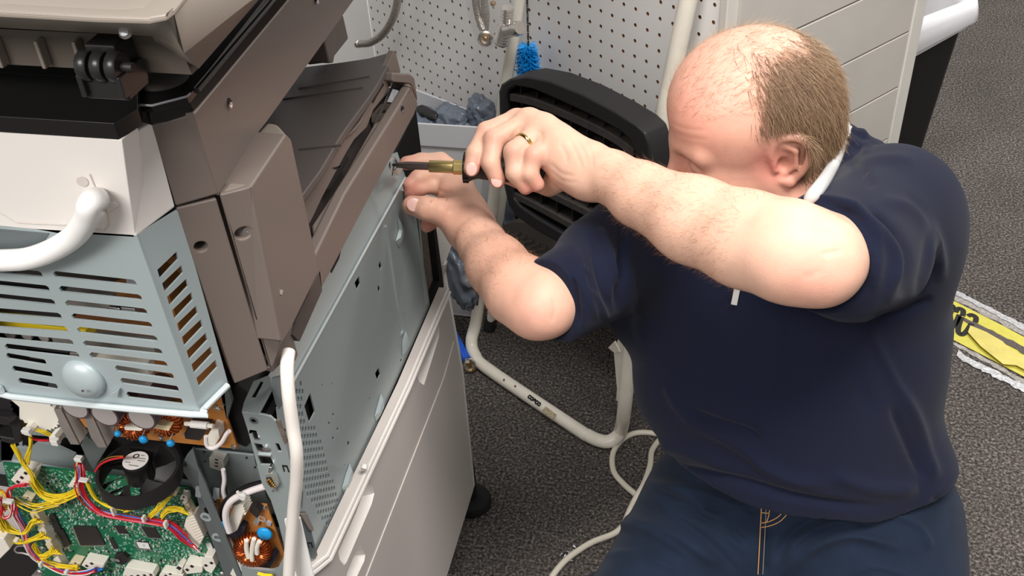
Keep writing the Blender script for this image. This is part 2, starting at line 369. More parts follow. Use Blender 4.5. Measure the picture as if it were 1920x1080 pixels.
# --- white waste bin with grey liner, behind the stool
m_binw = mat('white_plastic', srgb(240, 240, 243), 0.4)
m_gbag = mat('grey_bag', srgb(108, 117, 130), 0.33, noise_amt=0.18, nscale=30, bump=0.5, bscale=60, spec=0.6)
def WPT(u, v, off): return U(u, v, wall(off))
def UY(u, v, y): return U(u, v, Y(y))
tr_ = UY(908, 239, 1.60); tl = tr_ + np.array([-.26, .0, .0]); zt_ = tr_[2]
rim = [tl, tr_, tr_ + WA * .035, tl + np.array([.02, .17, 0])]
def lower(p, z, k):
    c = np.array([-.60, 1.76, 0]); q = c + (p - c) * k; return np.array([q[0], q[1], z])
bot = [lower(p, 0.002, .36) for p in rim]
wb = empty('waste_bin', tuple(sum(bot) / 4), 'white tapered waste bin with grey bag, standing between copier and step stool', 'bin')
mid = [lower(p, zt_ - .045, .985) for p in rim]
mb = MB(); rin = [sum(rim) / 4 + (p - sum(rim) / 4) * .95 for p in mid]; bin_ = [lower(p, .01, .34) for p in rim]
mb.add(mid + bot + rin + bin_, [(0, 1, 5, 4), (1, 2, 6, 5), (2, 3, 7, 6), (3, 0, 4, 7), (7, 6, 5, 4), (9, 8, 12, 13), (10, 9, 13, 14), (11, 10, 14, 15), (8, 11, 15, 12), (12, 15, 14, 13), (0, 8, 9, 1), (1, 9, 10, 2), (2, 10, 11, 3), (3, 11, 8, 0)])
mb.build('bin_body', m_binw, wb, smooth=False, bevel=.002)
band = mat('grey_band', srgb(205, 206, 210), .5)
ro = [sum(rim) / 4 + (p - sum(rim) / 4) * 1.02 for p in rim]; ri = [sum(rim) / 4 + (p - sum(rim) / 4) * .93 for p in rim]
mlo = [p - ZU * .047 for p in ro]; mli = [p - ZU * .047 for p in ri]
mb = MB().add(ro + mlo + ri + mli, [(1, 0, 4, 5), (2, 1, 5, 6), (3, 2, 6, 7), (0, 3, 7, 4), (0, 1, 9, 8), (1, 2, 10, 9), (2, 3, 11, 10), (3, 0, 8, 11), (8, 9, 13, 12), (9, 10, 14, 13), (10, 11, 15, 14), (11, 8, 12, 15), (4, 12, 13, 5), (5, 13, 14, 6), (6, 14, 15, 7), (7, 15, 12, 4)])
mb.build('rim_collar', band, wb, smooth=False, bevel=.0015)
def crumple(name, c, r3, m, ax=None, sub=5, amp=.35, freq=9, seed=0, parent=None):
    import bmesh
    bm = bmesh.new(); bmesh.ops.create_icosphere(bm, subdivisions=sub, radius=1.0); ax = np.eye(3) if ax is None else np.array(ax)
    for v in bm.verts:
        d = Vector(v.co); s = Vector((seed * 3.1, seed, 0))
        q = Vector((d.x * r3[0], d.y * r3[1], d.z * r3[2]))
        n = 1 - abs(noise.noise(q * freq * 2 + s)) * 2; n2 = 1 - abs(noise.noise(q * freq * 5 + s)) * 2; n3 = noise.noise(q * freq + s * 2)
        k = 1 + amp * (0.45 * n + 0.18 * n2 + 0.5 * n3 - .3)
        p = np.array(c) + ax[0] * d.x * r3[0] * k + ax[1] * d.y * r3[1] * k + ax[2] * d.z * r3[2] * k; v.co = p
    me = bpy.data.meshes.new(name); bm.to_mesh(me); bm.free(); return link(name, me, m, parent, angle=180)
cr_ = sum(rim) / 4
crumple('bin_liner', UY(900, 212, 1.645) , (.033, .022, .036), m_gbag, WAX, seed=1, parent=wb, freq=22, amp=.62)
crumple('bin_liner', UY(856, 226, 1.66), (.05, .03, .028), m_gbag, WAX, seed=2, parent=wb, freq=20, amp=.6)
crumple('bin_liner', UY(812, 230, 1.66), (.05, .03, .024), m_gbag, WAX, seed=3, parent=wb, freq=20, amp=.6)
# grey sack that hangs beside the bin down to the floor
gs = empty('trash_sack', tuple(onp(880, 545, *Zp(0))), 'crumpled grey plastic sack slumped on the floor behind the stool legs', 'plastic bag')
crumple('sack_body', WPT(930, 430, .030) , (.070, .020, .15), m_gbag, WAX, seed=5, parent=gs, amp=.5, freq=13)
crumple('sack_body', UY(860, 492, 1.580), (.060, .026, .105), m_gbag, WAX, seed=6, parent=gs, amp=.55, freq=15)
# black stick thing lying on the liner
crumple('dark_scrap', UY(800, 210, 1.655), (.03, .012, .007), m_blk, WAX, seed=9, amp=.5, freq=30, sub=4)
tag(bpy.data.objects['dark_scrap'], 'black ragged scrap lying on the grey liner of the white bin', 'scrap')

# --- blue bottle brush
m_blue = mat('brush_blue', srgb(20, 150, 225), 0.45); m_wire = mat('twisted_wire', srgb(90, 85, 82), .4, .8)
BO = .035
b0 = WPT(984, -160, BO); b1 = WPT(988, 84, BO); b2 = WPT(993, 172, BO)
bt = empty('bottle_brush', tuple(b2), 'bright blue bristle bottle brush hanging by a twisted wire on the pegboard', 'brush')
for ph in (0, PI):
    pts = []
    n = 170
    for i in range(n):
        t = i / (n - 1); a = t * 2 * PI * 42 + ph; p = b0 + (b2 - b0) * t; pts.append(p + (WE * math.cos(a) + WA * math.sin(a)) * .0011)
    tube('wire', pts, .0011, m_wire, bt, seg=5)
mb = MB()
for i in range(1700):
    t = random.random(); a = random.random() * 2 * PI; p = b1 + (b2 - b1) * t; rr = (.0165 + .0045 * math.sin(t * 3)) * random.uniform(.86, 1.12); dd = WE * math.cos(a) + WA * math.sin(a) + ZU * random.uniform(-.22, .12)
    e_ = p + nrm(dd) * rr; sd = nrm(np.cross(dd, ZU)) * .00055; zz = ZU * .0005
    mb.add([p - sd, p + sd, e_ + sd, e_ - sd, p + zz, e_ + zz], [(0, 1, 2, 3), (0, 3, 5, 4), (1, 4, 5, 2)])
tag(mb.build('bristles', m_blue, bt, smooth=False), kind='stuff')

# --- clear bag with brass/chrome fittings
m_chr = mat('chrome', srgb(232, 226, 218), .22, 1.0, noise_amt=.1, nscale=60); m_brs = mat('brass', srgb(190, 150, 80), .3, 1.0)
m_clear = mat('clear_film', (1, 1, 1), .10, alpha=.2, spec=.8)
fb = empty('parts_bag', tuple(WPT(920, 95, .04)), 'clear plastic bag of chrome plumbing fittings hanging on the pegboard', 'bag')
FO = .088
bagpx = [(866, -60), (870, 0), (884, 50), (893, 86), (925, 94), (944, 82), (962, 70), (976, 30), (978, -60)]
bp_ = px(bagpx, wall(FO + .012)); bb_ = px(bagpx, wall(FO - .016)); n = len(bp_)
cF = px([(920, 20)], wall(FO + .026))[0]; cB = px([(920, 20)], wall(FO - .022))[0]
mb = MB().add(bp_ + [cF], [(i, (i + 1) % n, n) for i in range(n)]).add(bb_ + [cB], [((i + 1) % n, i, n) for i in range(n)])
o = mb.build('bag_film', m_clear, fb, angle=180); sm = o.modifiers.new('s', 'SUBSURF'); sm.levels = 2; sm.render_levels = 2
def ribbed(c0, c1, r, n, m, name, par, rr=.0012):
    prof = []; L_ = np.linalg.norm(np.array(c1) - c0)
    for i in range(n * 2 + 1): prof.append((r + (rr if i % 2 else 0), L_ * i / (n * 2)))
    return MB().lathe(prof, c0, np.array(c1) - c0, 20).build(name, m, par)
def braid(name, pts, r, m, par):
    return tube(name, spl(pts, 8), r, m, par, seg=14)
m_braid = bpy.data.materials.new('braided_steel'); m_braid.use_nodes = True
nt = m_braid.node_tree; bs = nt.nodes['Principled BSDF']; bs.inputs['Metallic'].default_value = .85; bs.inputs['Roughness'].default_value = .35
vr = nt.nodes.new('ShaderNodeTexVoronoi'); vr.inputs['Scale'].default_value = 600; tcn = nt.nodes.new('ShaderNodeTexCoord'); nt.links.new(tcn.outputs['Object'], vr.inputs['Vector'])
rp = nt.nodes.new('ShaderNodeValToRGB'); rp.color_ramp.elements[0].color = (*srgb(235, 228, 220), 1); rp.color_ramp.elements[1].color = (*srgb(150, 138, 128), 1); rp.color_ramp.elements[1].position = .8
nt.links.new(vr.outputs['Distance'], rp.inputs['Fac']); nt.links.new(rp.outputs['Color'], bs.inputs['Base Color'])
bpn = nt.nodes.new('ShaderNodeBump'); bpn.inputs['Strength'].default_value = .6; bpn.inputs['Distance'].default_value = .001; nt.links.new(vr.outputs['Distance'], bpn.inputs['Height']); nt.links.new(bpn.outputs['Normal'], bs.inputs['Normal'])
braid('hose', [WPT(888, -60, FO), WPT(892, 0, FO), WPT(897, 30, FO), WPT(906, 56, FO)], .0065, m_braid, fb)
braid('hose', [WPT(906, -60, FO - .008), WPT(908, 0, FO - .008), WPT(911, 30, FO - .008), WPT(909, 56, FO - .005)], .0065, m_braid, fb)
nc = WPT(910, 72, FO); nx = nrm(CAM - nc) * .8 + ZU * -.1
MB().lathe([(.010, 0), (.013, .001), (.013, .006), (.010, .007), (.008, .004), (.004, .003)], nc, nx, 20, cap=False).build('nut', m_chr, fb)
MB().lathe([(.008, 0), (.0045, .002), (.0035, .006), (.001, .007)], nc + nrm(nx) * .001, nx, 14).build('washer', m_brs, fb)
t0 = WPT(952, 14, FO); t1 = WPT(950, 42, FO); t2 = WPT(941, 78, FO); t3 = WPT(975, 52, FO)
ribbed(t0, t1, .0095, 5, m_chr, 'tee_fitting', fb); ribbed(t1 + (t2 - t1) * .2, t2, .0125, 6, m_chr, 'tee_fitting', fb); ribbed((t1 + t2) / 2, t3, .0105, 2, m_chr, 'tee_fitting', fb, .002)
MB().lathe([(.0125, 0), (.0125, .002), (.010, .002), (.010, -.006)], t2, t2 - t1, 20, cap=False).build('tee_fitting', m_chr, fb)
MB().lathe([(.004, 0), (.005, .002), (.004, .006)], WPT(924, 3, FO), -ZU, 12).build('nut', m_brs, fb)

# --- braided hose hanging at the left
hp = [WPT(754, -120, .04), WPT(748, -40, .04), WPT(744, 10, .045), WPT(733, 42, .05), WPT(716, 66, .055), WPT(694, 80, .06), WPT(676, 82, .06)]
hs = empty('braided_hose', tuple(hp[-1]), 'braided steel hose hanging in a curve in front of the left pegboard edge', 'hose')
braid('hose_body', hp, .0078, m_braid, hs)
MB().lathe([(.006, 0), (.0088, .001), (.0088, .012), (.006, .0135)], hp[-1] - (hp[-2] - hp[-1]) * .0, hp[-1] - hp[-2], 18).build('ferrule', m_chr, hs)

# --- coax-like fitting with blue sleeve on the floor
c0 = onp(857, 648, *Zp(.016)); c1 = onp(871, 676, *Zp(.016)); c2 = onp(881, 697, *Zp(.018)); dd = nrm(c2 - c1)
c0 = c0 + [.004, .004, 0]; c1 = c1 + [.004, .004, 0]; c2 = c2 + [.004, .004, 0]
ff = empty('hose_fitting', tuple(c1 * [1, 1, 0]), 'chrome swivel fitting with blue sleeve on the carpet beside the copier', 'fitting')
tube('sleeve', [c0 - (c1 - c0) * 1.2, c0, c1], .0088, mat('sleeve_blue', srgb(30, 95, 215), .4), ff)
tube('shank', [c1, c1 + dd * .016], .0062, m_chr, ff)
MB().lathe([(.0065, 0), (.0135, .004), (.0145, .010), (.0145, .014), (.0115, .015), (.0105, .008), (.004, .007)], c1 + dd * .014, dd + ZU * .25, 22, cap=False).build('nut', m_chr, ff)
MB().lathe([(.0045, 0), (.004, .005), (.001, .0055)], c1 + dd * .021, dd + ZU * .25, 12).build('core', m_brs, ff)

# --- cream cable looping over the carpet
def fl(u, v, z=.0056): return onp(u, v, *Zp(z))
cp = [fl(1300, 850), fl(1262, 826), fl(1228, 813), fl(1192, 812, .0060), fl(1165, 826), fl(1149, 852), fl(1151, 884), fl(1170, 908), fl(1194, 929, .0056), fl(1212, 944), fl(1250, 985), fl(1300, 1000)]
cp2 = [fl(1300, 800), fl(1250, 815), fl(1224, 842), fl(1219, 872), fl(1208, 905), fl(1193, 932, .0175), fl(1180, 958), fl(1168, 985), fl(1150, 1001), fl(1112, 1016), fl(1082, 1034), fl(1058, 1053), fl(1036, 1080), fl(1015, 1120), fl(1000, 1180)]
m_cab = mat('cable_cream', srgb(226, 218, 202), .45)
tag(tube('cable', spl([p for p in cp], 8), .0054, m_cab, seg=12), 'cream cable loop curling out from under the kneeling man', 'cable')
tag(tube('cable', spl([p for p in cp2], 8), .0054, m_cab, seg=12), 'cream cable running past the man\'s thigh to the bottom edge by the screws', 'cable')

# --- loose screws
m_scr = mat('screw_steel', srgb(215, 215, 218), .25, 1.0)
sp = [(1048, 1043, 60), (1056, 1047, 75), (1062, 1034, 10), (1068, 1043, 110), (1074, 1038, 95), (1082, 1029, 140), (1064, 1052, 20)]
wh = ['nearest the copier', 'second from the copier', 'topmost of the heap', 'in the middle of the heap', 'beside the cable', 'touching the cable at the far end', 'lowest of the heap']
def screw_mb(c, d, L_=.010, r=.0015, hr=.0032):
    return MB().lathe([(hr * .6, 0), (hr, .0008), (hr, .0016), (r, .002), (r, .004)] + [(r * (1.15 if i % 2 else .85), .004 + (L_ - .004) * i / 8) for i in range(9)] + [(.0002, L_ + .001)], c, d, 10)
for (u, v, a), t_ in zip(sp, wh):
    p = fl(u, v, .0033); d = nrm([math.cos(math.radians(a)), math.sin(math.radians(a)), -.12])
    tag(screw_mb(p, d).build('screw', m_scr), 'small steel screw on the carpet, ' + t_, 'screw', 'loose screws by the cable')

# --- floor tape
m_yel = mat('tape_yellow', srgb(205, 196, 80), .4, noise_amt=.06, nscale=60, bump=.2, bscale=120)
m_yel2 = mat('tape_yellow_pale', srgb(212, 198, 108), .35, noise_amt=.1, nscale=40, bump=.4, bscale=90)
m_foil = mat('clear_tape_film', srgb(196, 190, 184), .14, metal=0, spec=1.0, bump=1.0, bscale=120, alpha=.62, noise_amt=.4, nscale=150)
def strip(name, top, bot, z, m, parent, jag=0.0, thick=.0006):
    T = [fl(u, v, z) for u, v in top]; B = [fl(u, v, z) for u, v in bot]
    for q in (T, B):
        for p in q: p[:2] += np.random.uniform(-jag, jag, 2)
    return MB().plate(T + B[::-1], [], (0, 0, -thick)).build(name, m, parent, smooth=False)
ft = empty('floor_tape', tuple(fl(1850, 620, 0)), 'torn yellow caution tape stuck on the carpet with black lettering', 'tape')
def lin(a, b, n): return [(a[0] + (b[0] - a[0]) * i / n, a[1] + (b[1] - a[1]) * i / n) for i in range(n + 1)]
strip('yellow_strip', [(1620, 480)] + lin((1700, 518), (1960, 652), 6), [(1600, 540)] + lin((1690, 586), (1960, 727), 6), .0022, m_yel, ft, .0008)
film = []
strip('film', lin((1700, 505), (1960, 628), 24), lin((1700, 515), (1960, 650), 24), .0012, m_foil, ft, .003)
strip('film', lin((1700, 592), (1960, 732), 24), lin((1700, 598), (1960, 742), 24), .0012, m_foil, ft, .003)
m_sil = mat('silver_edge', srgb(196, 196, 198), .3, metal=.3, bump=1.0, bscale=150, noise_amt=.35, nscale=260)
strip('silver_edge', lin((1770, 533), (1960, 628), 26), lin((1770, 540), (1960, 640), 26), .0026, m_sil, ft, .0028)
strip('silver_edge', [(1795, 655)] + lin((1800, 662), (1960, 740), 26)[1:], [(1795, 668)] + lin((1800, 674), (1960, 756), 26)[1:], .0026, m_sil, ft, .0028)
m_gap = mat('bare_tear', srgb(96, 88, 84), .9, noise_amt=.4, nscale=300)
strip('tear', lin((1806, 594), (1960, 668), 20), lin((1806, 601), (1960, 686), 20), .0032, m_gap, ft, .0020)
strip('loose_flap', [(1820, 610), (1850, 622), (1880, 640), (1895, 655), (1960, 690)], [(1814, 622), (1840, 650), (1880, 682), (1905, 684), (1960, 712)], .0085, m_yel2, ft, .001)
def stroke(pts, wd, z=.0036):
    P = spl([fl(u, v, z) for u, v in pts], 5); n = len(P); L_ = []; R_ = []
    for i in range(n):
        t = nrm(P[min(i + 1, n - 1)] - P[max(i - 1, 0)]); s_ = np.cross(t, ZU) * wd; L_.append(P[i] - s_); R_.append(P[i] + s_)
    vs = L_ + R_; MB().add(vs, [(i, i + 1, n + i + 1, n + i) for i in range(n - 1)][::-1]).build('lettering', m_ink, ft, smooth=False)
for s_ in ([(1784, 582), (1778, 600), (1776, 612), (1783, 615), (1792, 605), (1799, 590)],
           [(1803, 594), (1798, 610), (1797, 622), (1804, 627), (1813, 620), (1822, 606)],
           [(1792, 585), (1797, 578), (1806, 582), (1805, 592)], [(1815, 592), (1822, 590), (1830, 595), (1829, 604)], [(1781, 572), (1787, 574), (1784, 580)]):
    stroke(s_, .0056)

# --- black trash bin with white liner, beyond the end panel
fa = onp(1822, 45, *Zp(.56)); dirb = nrm(np.array([math.cos(math.radians(45)), math.sin(math.radians(45)), 0])); dirl = nrm(np.array([-dirb[1], dirb[0], 0]))
Lb, Wb = .42, .30
def ring(c, L_, W_, z, rr=.04, n=5):
    out = []
    for (sx, sy, a0) in ((1, 1, 0), (-1, 1, 90), (-1, -1, 180), (1, -1, 270)):
        for k in range(n + 1):
            a = math.radians(a0 + 90 * k / n); q = c + dirb * (sx * (L_ / 2 - rr) + rr * math.cos(a)) + dirl * (sy * (W_ / 2 - rr) + rr * math.sin(a)); out.append(np.array([q[0], q[1], z]))
    return out
cb = fa - dirb * Lb / 2 + dirl * Wb / 2
def loft(name, rings, m, parent, cap0=False, cap1=False, angle=60, flip=False, **kw):
    n = len(rings[0]); fs = [(i * n + k, i * n + (k + 1) % n, (i + 1) * n + (k + 1) % n, (i + 1) * n + k) for i in range(len(rings) - 1) for k in range(n)]
    if cap0: fs.append(tuple(range(n))[::-1])
    if cap1: fs.append(tuple((len(rings) - 1) * n + k for k in range(n)))
    if flip: fs = [f[::-1] for f in fs]
    return MB().add([p for r in rings for p in r], fs).build(name, m, parent, angle=angle, **kw)
m_binb = mat('black_bin', srgb(14, 13, 12), .55); m_line = mat('white_liner', srgb(236, 236, 240), .32, bump=.5, bscale=25, noise_amt=.05, nscale=10)
tbn = empty('trash_bin', (cb[0], cb[1], 0), 'tall black trash bin with a white liner folded over its rim, beyond the end panel', 'bin')
loft('bin_body', [ring(cb, Lb * .80, Wb * .76, 0, .03), ring(cb, Lb, Wb, .60), ring(cb, Lb * .96, Wb * .95, .60), ring(cb, Lb * .76, Wb * .72, .02, .03)], m_binb, tbn, cap0=True, cap1=True)
def liner_ring(z, g, amp, seed):
    out = []
    for i, p in enumerate(ring(cb, Lb + g * 2, Wb + g * 2, z, .05, 14)):
        d = nrm((p - cb) * [1, 1, 0]); a = noise.noise(Vector((p[0] * 22, p[1] * 22, seed))) * amp; out.append(p + d * a + ZU * noise.noise(Vector((p[0] * 9, p[1] * 9, seed + 5))) * amp * 1.2)
    return out
def low(r, f):
    o = []
    for p in r:
        t = np.dot(p - cb, dirb) / (Lb / 2); o.append(p - ZU * f * (0.5 - 0.5 * math.tanh(3.0 * (t + .15))))
    return o
loft('liner', [low(liner_ring(.560, .006, .004, 1), .045), low(liner_ring(.566, .012, .009, 2), .035), low(liner_ring(.580, .018, .010, 3), .02), liner_ring(.60, .018, .010, 4), liner_ring(.618, .014, .006, 5), liner_ring(.622, .002, .004, 6), liner_ring(.60, -.012, .006, 7), liner_ring(.48, -.02, .014, 8)], m_line, tbn, angle=180)
crumple('crumpled_bag', cb + ZU * .56, (.14, .10, .05), m_line, seed=12, amp=.5, freq=7)
tag(bpy.data.objects['crumpled_bag'], 'crumpled white bag inside the black trash bin', 'bag')
o = MB().box(fa - dirb * .28 + dirl * .03 + ZU * .055, (.09, .002, .012), [dirb, nrm(dirl + ZU * .9), np.cross(dirb, nrm(dirl + ZU * .9))]).build('drawstring', mat('drawstring_blue', srgb(30, 140, 215), .4), tbn, bevel=.0008)
# ============================================================ the copier
m_taupe = mat('taupe_plastic', srgb(112, 101, 95), 0.42, bump=0.12, bscale=1200, noise_amt=.02, nscale=6)
m_taupe_lit = mat('taupe_lit', srgb(128, 119, 110), 0.38, bump=0.12, bscale=1200)  # paler copy of the taupe: light on lid and housing top in the colour
m_gloss = mat('gloss_black', srgb(26, 25, 25), 0.27, spec=.6)
m_tray = mat('tray_taupe_shaded', srgb(78, 71, 68), 0.5, bump=0.15, bscale=1000)  # darker taupe: the tray's weaker light is put into the colour
m_white = mat('copier_white', srgb(228, 222, 217), 0.38, bump=.04, bscale=900)
m_base = mat('copier_offwhite', srgb(205, 196, 190), 0.42, bump=.05, bscale=900)
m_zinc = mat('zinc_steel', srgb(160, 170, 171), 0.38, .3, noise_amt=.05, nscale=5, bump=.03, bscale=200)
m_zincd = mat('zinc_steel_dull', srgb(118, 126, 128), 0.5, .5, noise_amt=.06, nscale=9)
m_vent = mat('vent_steel', srgb(170, 182, 184), 0.40, .2, noise_amt=.03, nscale=5)
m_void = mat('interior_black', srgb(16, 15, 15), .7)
m_pcb = mat('board_orange', srgb(186, 122, 60), .45, noise_amt=.15, nscale=70)
m_cu = mat('copper_wire', srgb(205, 110, 60), .28, .9, noise_amt=.2, nscale=400)
m_cap = mat('capacitor_sleeve', srgb(78, 60, 66), .4); m_capt = mat('capacitor_top', srgb(196, 188, 186), .35, .4)
m_cer = mat('blue_ceramic', srgb(30, 150, 215), .3); m_conn = mat('connector_white', srgb(236, 230, 218), .45)
m_alu = mat('aluminium_sink', srgb(172, 165, 158), .45, .6, noise_amt=.1, nscale=60)
m_chip = mat('chip_black', srgb(42, 38, 38), .45); m_solder = mat('solder_tin', srgb(190, 195, 190), .35, .7)
m_yw = mat('wire_yellow', srgb(238, 208, 40), .4); m_rw = mat('wire_red', srgb(205, 30, 45), .4); m_ww = mat('wire_white', srgb(235, 225, 225), .45)
m_bw = mat('wire_blue', srgb(35, 120, 215), .4); m_pw = mat('wire_violet', srgb(110, 80, 150), .4); m_kw = mat('wire_black', srgb(20, 20, 20), .4); m_ow = mat('wire_orange', srgb(240, 170, 40), .4); m_pk = mat('wire_pink', srgb(225, 130, 150), .4)
m_sfoam = mat('dusty_felt', srgb(112, 100, 90), .9, noise_amt=.35, nscale=150, bump=.8, bscale=500)

def vpl(P, deg):
    a = math.radians(deg); return (np.array([P[0], P[1], 0]), np.array([-math.sin(a), math.cos(a), 0]))
Pa = U(470, 350, X(-.335)); PLA = vpl(Pa, 30); Pb = U(410, 365, PLA); PLB = vpl(Pb, 38.5); Pc = U(330, 390, PLB); PLC = vpl(Pc, 74); Pd = U(255, 443, PLC); PLD = vpl(Pd, 0); PLG = vpl(Pb, 93)
cop = empty('copier', (-.62, .85, 0), 'grey and white office copier with covers off, showing circuit boards and bare steel side', 'copier')
def hole_screw(name, u, v, pl, r, par, ang=(0, 0), m_=None):
    c = U(u, v, pl); n = -away(pl); mb = MB()
    return mb.lathe([(r, 0), (r * .92, .0008), (r * .25, .0009), (0.0001, .0004)], c + n * .0001, n, 14).build(name, m_ or m_scr, par)
def dimple(u, v, pl, rx, ry, n=14, rot=0): return ell(u, v, rx, ry, n, rot)

# --- base cabinet: side panel with scooped recesses, rear chamfer, rim, drawers seam
XB = X(-.385)
sc1 = [(818, 598), (824, 612), (823, 632), (795, 722), (786, 716), (783, 705), (803, 640), (812, 607)]
sc2 = [(690, 898), (697, 905), (702, 925), (697, 945), (650, 1054), (645, 1060), (637, 1050), (634, 1035), (668, 960)]
sc3 = [(675, 1019), (685, 1040), (683, 1052), (660, 1100), (649, 1092), (650, 1076), (662, 1046)]
base_side = [(585, 1063), (611, 1042), (762, 720), (838, 540), (866, 700), (888, 917), (838, 1080), (770, 1290), (700, 1600), (620, 1600)]
bs_ = slab('side_panel', base_side, XB, .012, m_base, cop, holes=[sc1, sc2, sc3])
for s_ in (sc1, sc2, sc3):
    o_ = px(s_, XB); c_ = sum(o_) / len(o_); i_ = [c_ + (p - c_) * .72 + np.array([-.028, 0, -.004]) for p in o_]; n = len(o_)
    mb = MB().add(o_ + i_, [(i, (i + 1) % n, (i + 1) % n + n, i + n) for i in range(n)][::1] + [tuple(range(n, 2 * n))]); mb.build('recess', m_white, bs_, angle=50)
# the lower drawer front face stands a little prouder along its seam
slab('lower_panel', [(828, 722), (834, 705), (852, 640), (867, 720), (888, 917), (838, 1080), (770, 1290), (700, 1560), (560, 1400), (688, 1080)], X(-.3835), .003, m_base, cop, bevel=.0008)
tube('panel_clip', [U(682, 880, X(-.383)), U(684, 872, X(-.383))], .004, m_white, cop)
# rim lip along the top of the cabinet
for off, zz in ((0, 0), (.0065, -.006)):
    P = [p + np.array([off * .35 + .001, 0, zz]) for p in px([(520, 1110), (585, 1063), (611, 1042), (762, 720), (838, 541)], XB)]
    tube('rim_lip', P, .0028, m_white, cop, seg=8, flat=1)
base_c = U(585, 1063, XB)
slab('chamfer_panel', [(585, 1063), (520, 1110), (520, 1500), (620, 1600)], plane3(U(585, 1063, XB), U(620, 1600, XB), U(585, 1063, XB) + np.array([-.05, -.05, 0])), .01, m_base, cop)
box('cabinet_body', (-.70, .875, .30), (.300, .225, .24), m_base, cop, bevel=.004)
box('top_deck', (-.70, .90, .552), (.300, .23, .008), m_void, cop)
# front (far) cover, cream, standing past the steel side
fcv = slab('front_cover', [(775, 330), (812, 400), (848, 457), (831, 503), (838, 545), (866, 700), (888, 917), (838, 917), (800, 560), (780, 420)], Y(1.165), .010, m_white, cop, bevel=.001)
slab('cover_tab', [(830, 498), (836, 496), (834, 512), (829, 518)], Y(1.155), .01, m_base, cop)
cs = empty('caster_foot', tuple(fl(888, 950, 0))); cs.parent = cop; cs.location = Vector(fl(893, 935, 0)) - Vector(cop.location)
MB().lathe([(.030, 0), (.036, .004), (.036, .014), (.033, .020), (.012, .024), (.012, .10)], fl(885, 945, 0), ZU, 28).build('foot_disc', m_rub, cs)

# --- steel side panel with diamond cut-outs, perforation, embossed ribs
XS = X(-.400)
def par(pts, k=3.0, ox=400, oy=720): return [(ox + a / k, oy + b / k) for a, b in pts]
dia = [par([(545, 48), (573, 155), (540, 220), (512, 125)]), par([(937, 385), (948, 420), (940, 447), (930, 410)], 3, 400, 360), par([(820, 470), (827, 515), (808, 553), (795, 510)], 3, 400, 360), par([(930, 985), (940, 1025), (922, 1062), (910, 1020)], 3, 400, 360), par([(1055, 935), (1062, 945), (1058, 965), (1052, 950)], 3, 400, 360)]
rnd = [(710.5, 541.5, 2.2, 6.5), (625, 777.5, 1.6, 4), (617, 794, 1.6, 4), (633, 805, 1.6, 4), (624.5, 822, 1.6, 4.2), (653.5, 831.5, 2, 5), (604, 722, 1.3, 2.6), (622.5, 719, 1, 2.4), (611, 1002, 2.2, 4.4), (646, 872, 1, 2), (693, 747, 1, 2), (761, 590, 1, 2)]
holes = dia + [ell(a, b, c, d, 8, -.18) for a, b, c, d in rnd]
# perforated field: hex lattice laid out on the steel plane
Oh = U(565, 720, XS); a1 = U(400 + 1015 / 6, 690 + 293 / 6, XS) - U(400 + 985 / 6, 690 + 265 / 6, XS); a2 = U(400 + 957 / 6, 690 + 237 / 6, XS) - U(400 + 985 / 6, 690 + 180 / 6, XS)
B0 = U(400 + 985 / 6, 690 + 180 / 6, XS)
# measured lattice far end
B1 = U(400 + 635 / 3, 720 + 785 / 3, XS)
pitch_y = .0055; pitch_z = .0105
region = [(563, 716), (571, 733), (571, 770), (577, 800), (590, 803), (602, 830), (618, 880), (632, 935), (633, 950), (614, 988), (604, 975), (560, 900), (545, 735)]
def inside(p, poly):
    c = False; n = len(poly); j = n - 1
    for i in range(n):
        if (poly[i][1] > p[1]) != (poly[j][1] > p[1]) and p[0] < (poly[j][0] - poly[i][0]) * (p[1] - poly[i][1]) / (poly[j][1] - poly[i][1]) + poly[i][0]: c = not c
        j = i
    return c
def proj(p):
    q = CR.T @ (np.array(p) - CAM); return q[0] / q[2] * FPX + 960, q[1] / q[2] * FPX + 540
dropped = dia[0]
cdi = (sum(p[0] for p in dia[0]) / 4, sum(p[1] for p in dia[0]) / 4)
side_px = [(570, 1060), (590, 1036), (606, 1018), (740, 722), (806, 574), (800, 530), (770, 362), (747, 356), (547, 720), (520, 765), (535, 890)]
hole3 = []
for i in range(-30, 31):
    for j in range(-40, 41):
        c = B0 + np.array([0, i * pitch_y, j * pitch_z + (pitch_z / 2 if i % 2 else 0)])
        u, v = proj(c)
        if inside((u, v), region) and all(inside((u + a_, v + b_), side_px) for a_, b_ in ((-5, 0), (0, -9), (-4, -8), (3, 8), (-5, 8))) and not inside((u, v), [(cdi[0] + (a - cdi[0]) * 1.35, cdi[1] + (b - cdi[1]) * 1.25) for a, b in dia[0]]):
            hole3.append([c + np.array([0, math.cos(t) * .0021, math.sin(t) * .0041]) for t in [2 * PI * k / 6 for k in range(6)]])
mb = MB().plate(px(side_px, XS), [px(h, XS) for h in holes] + hole3, (-.0015, 0, 0))
sp_ = mb.build('steel_side', m_zinc, cop, smooth=False)
box('void_backing', (-.412, .82, .672), (.004, .205, .103), m_void, cop)
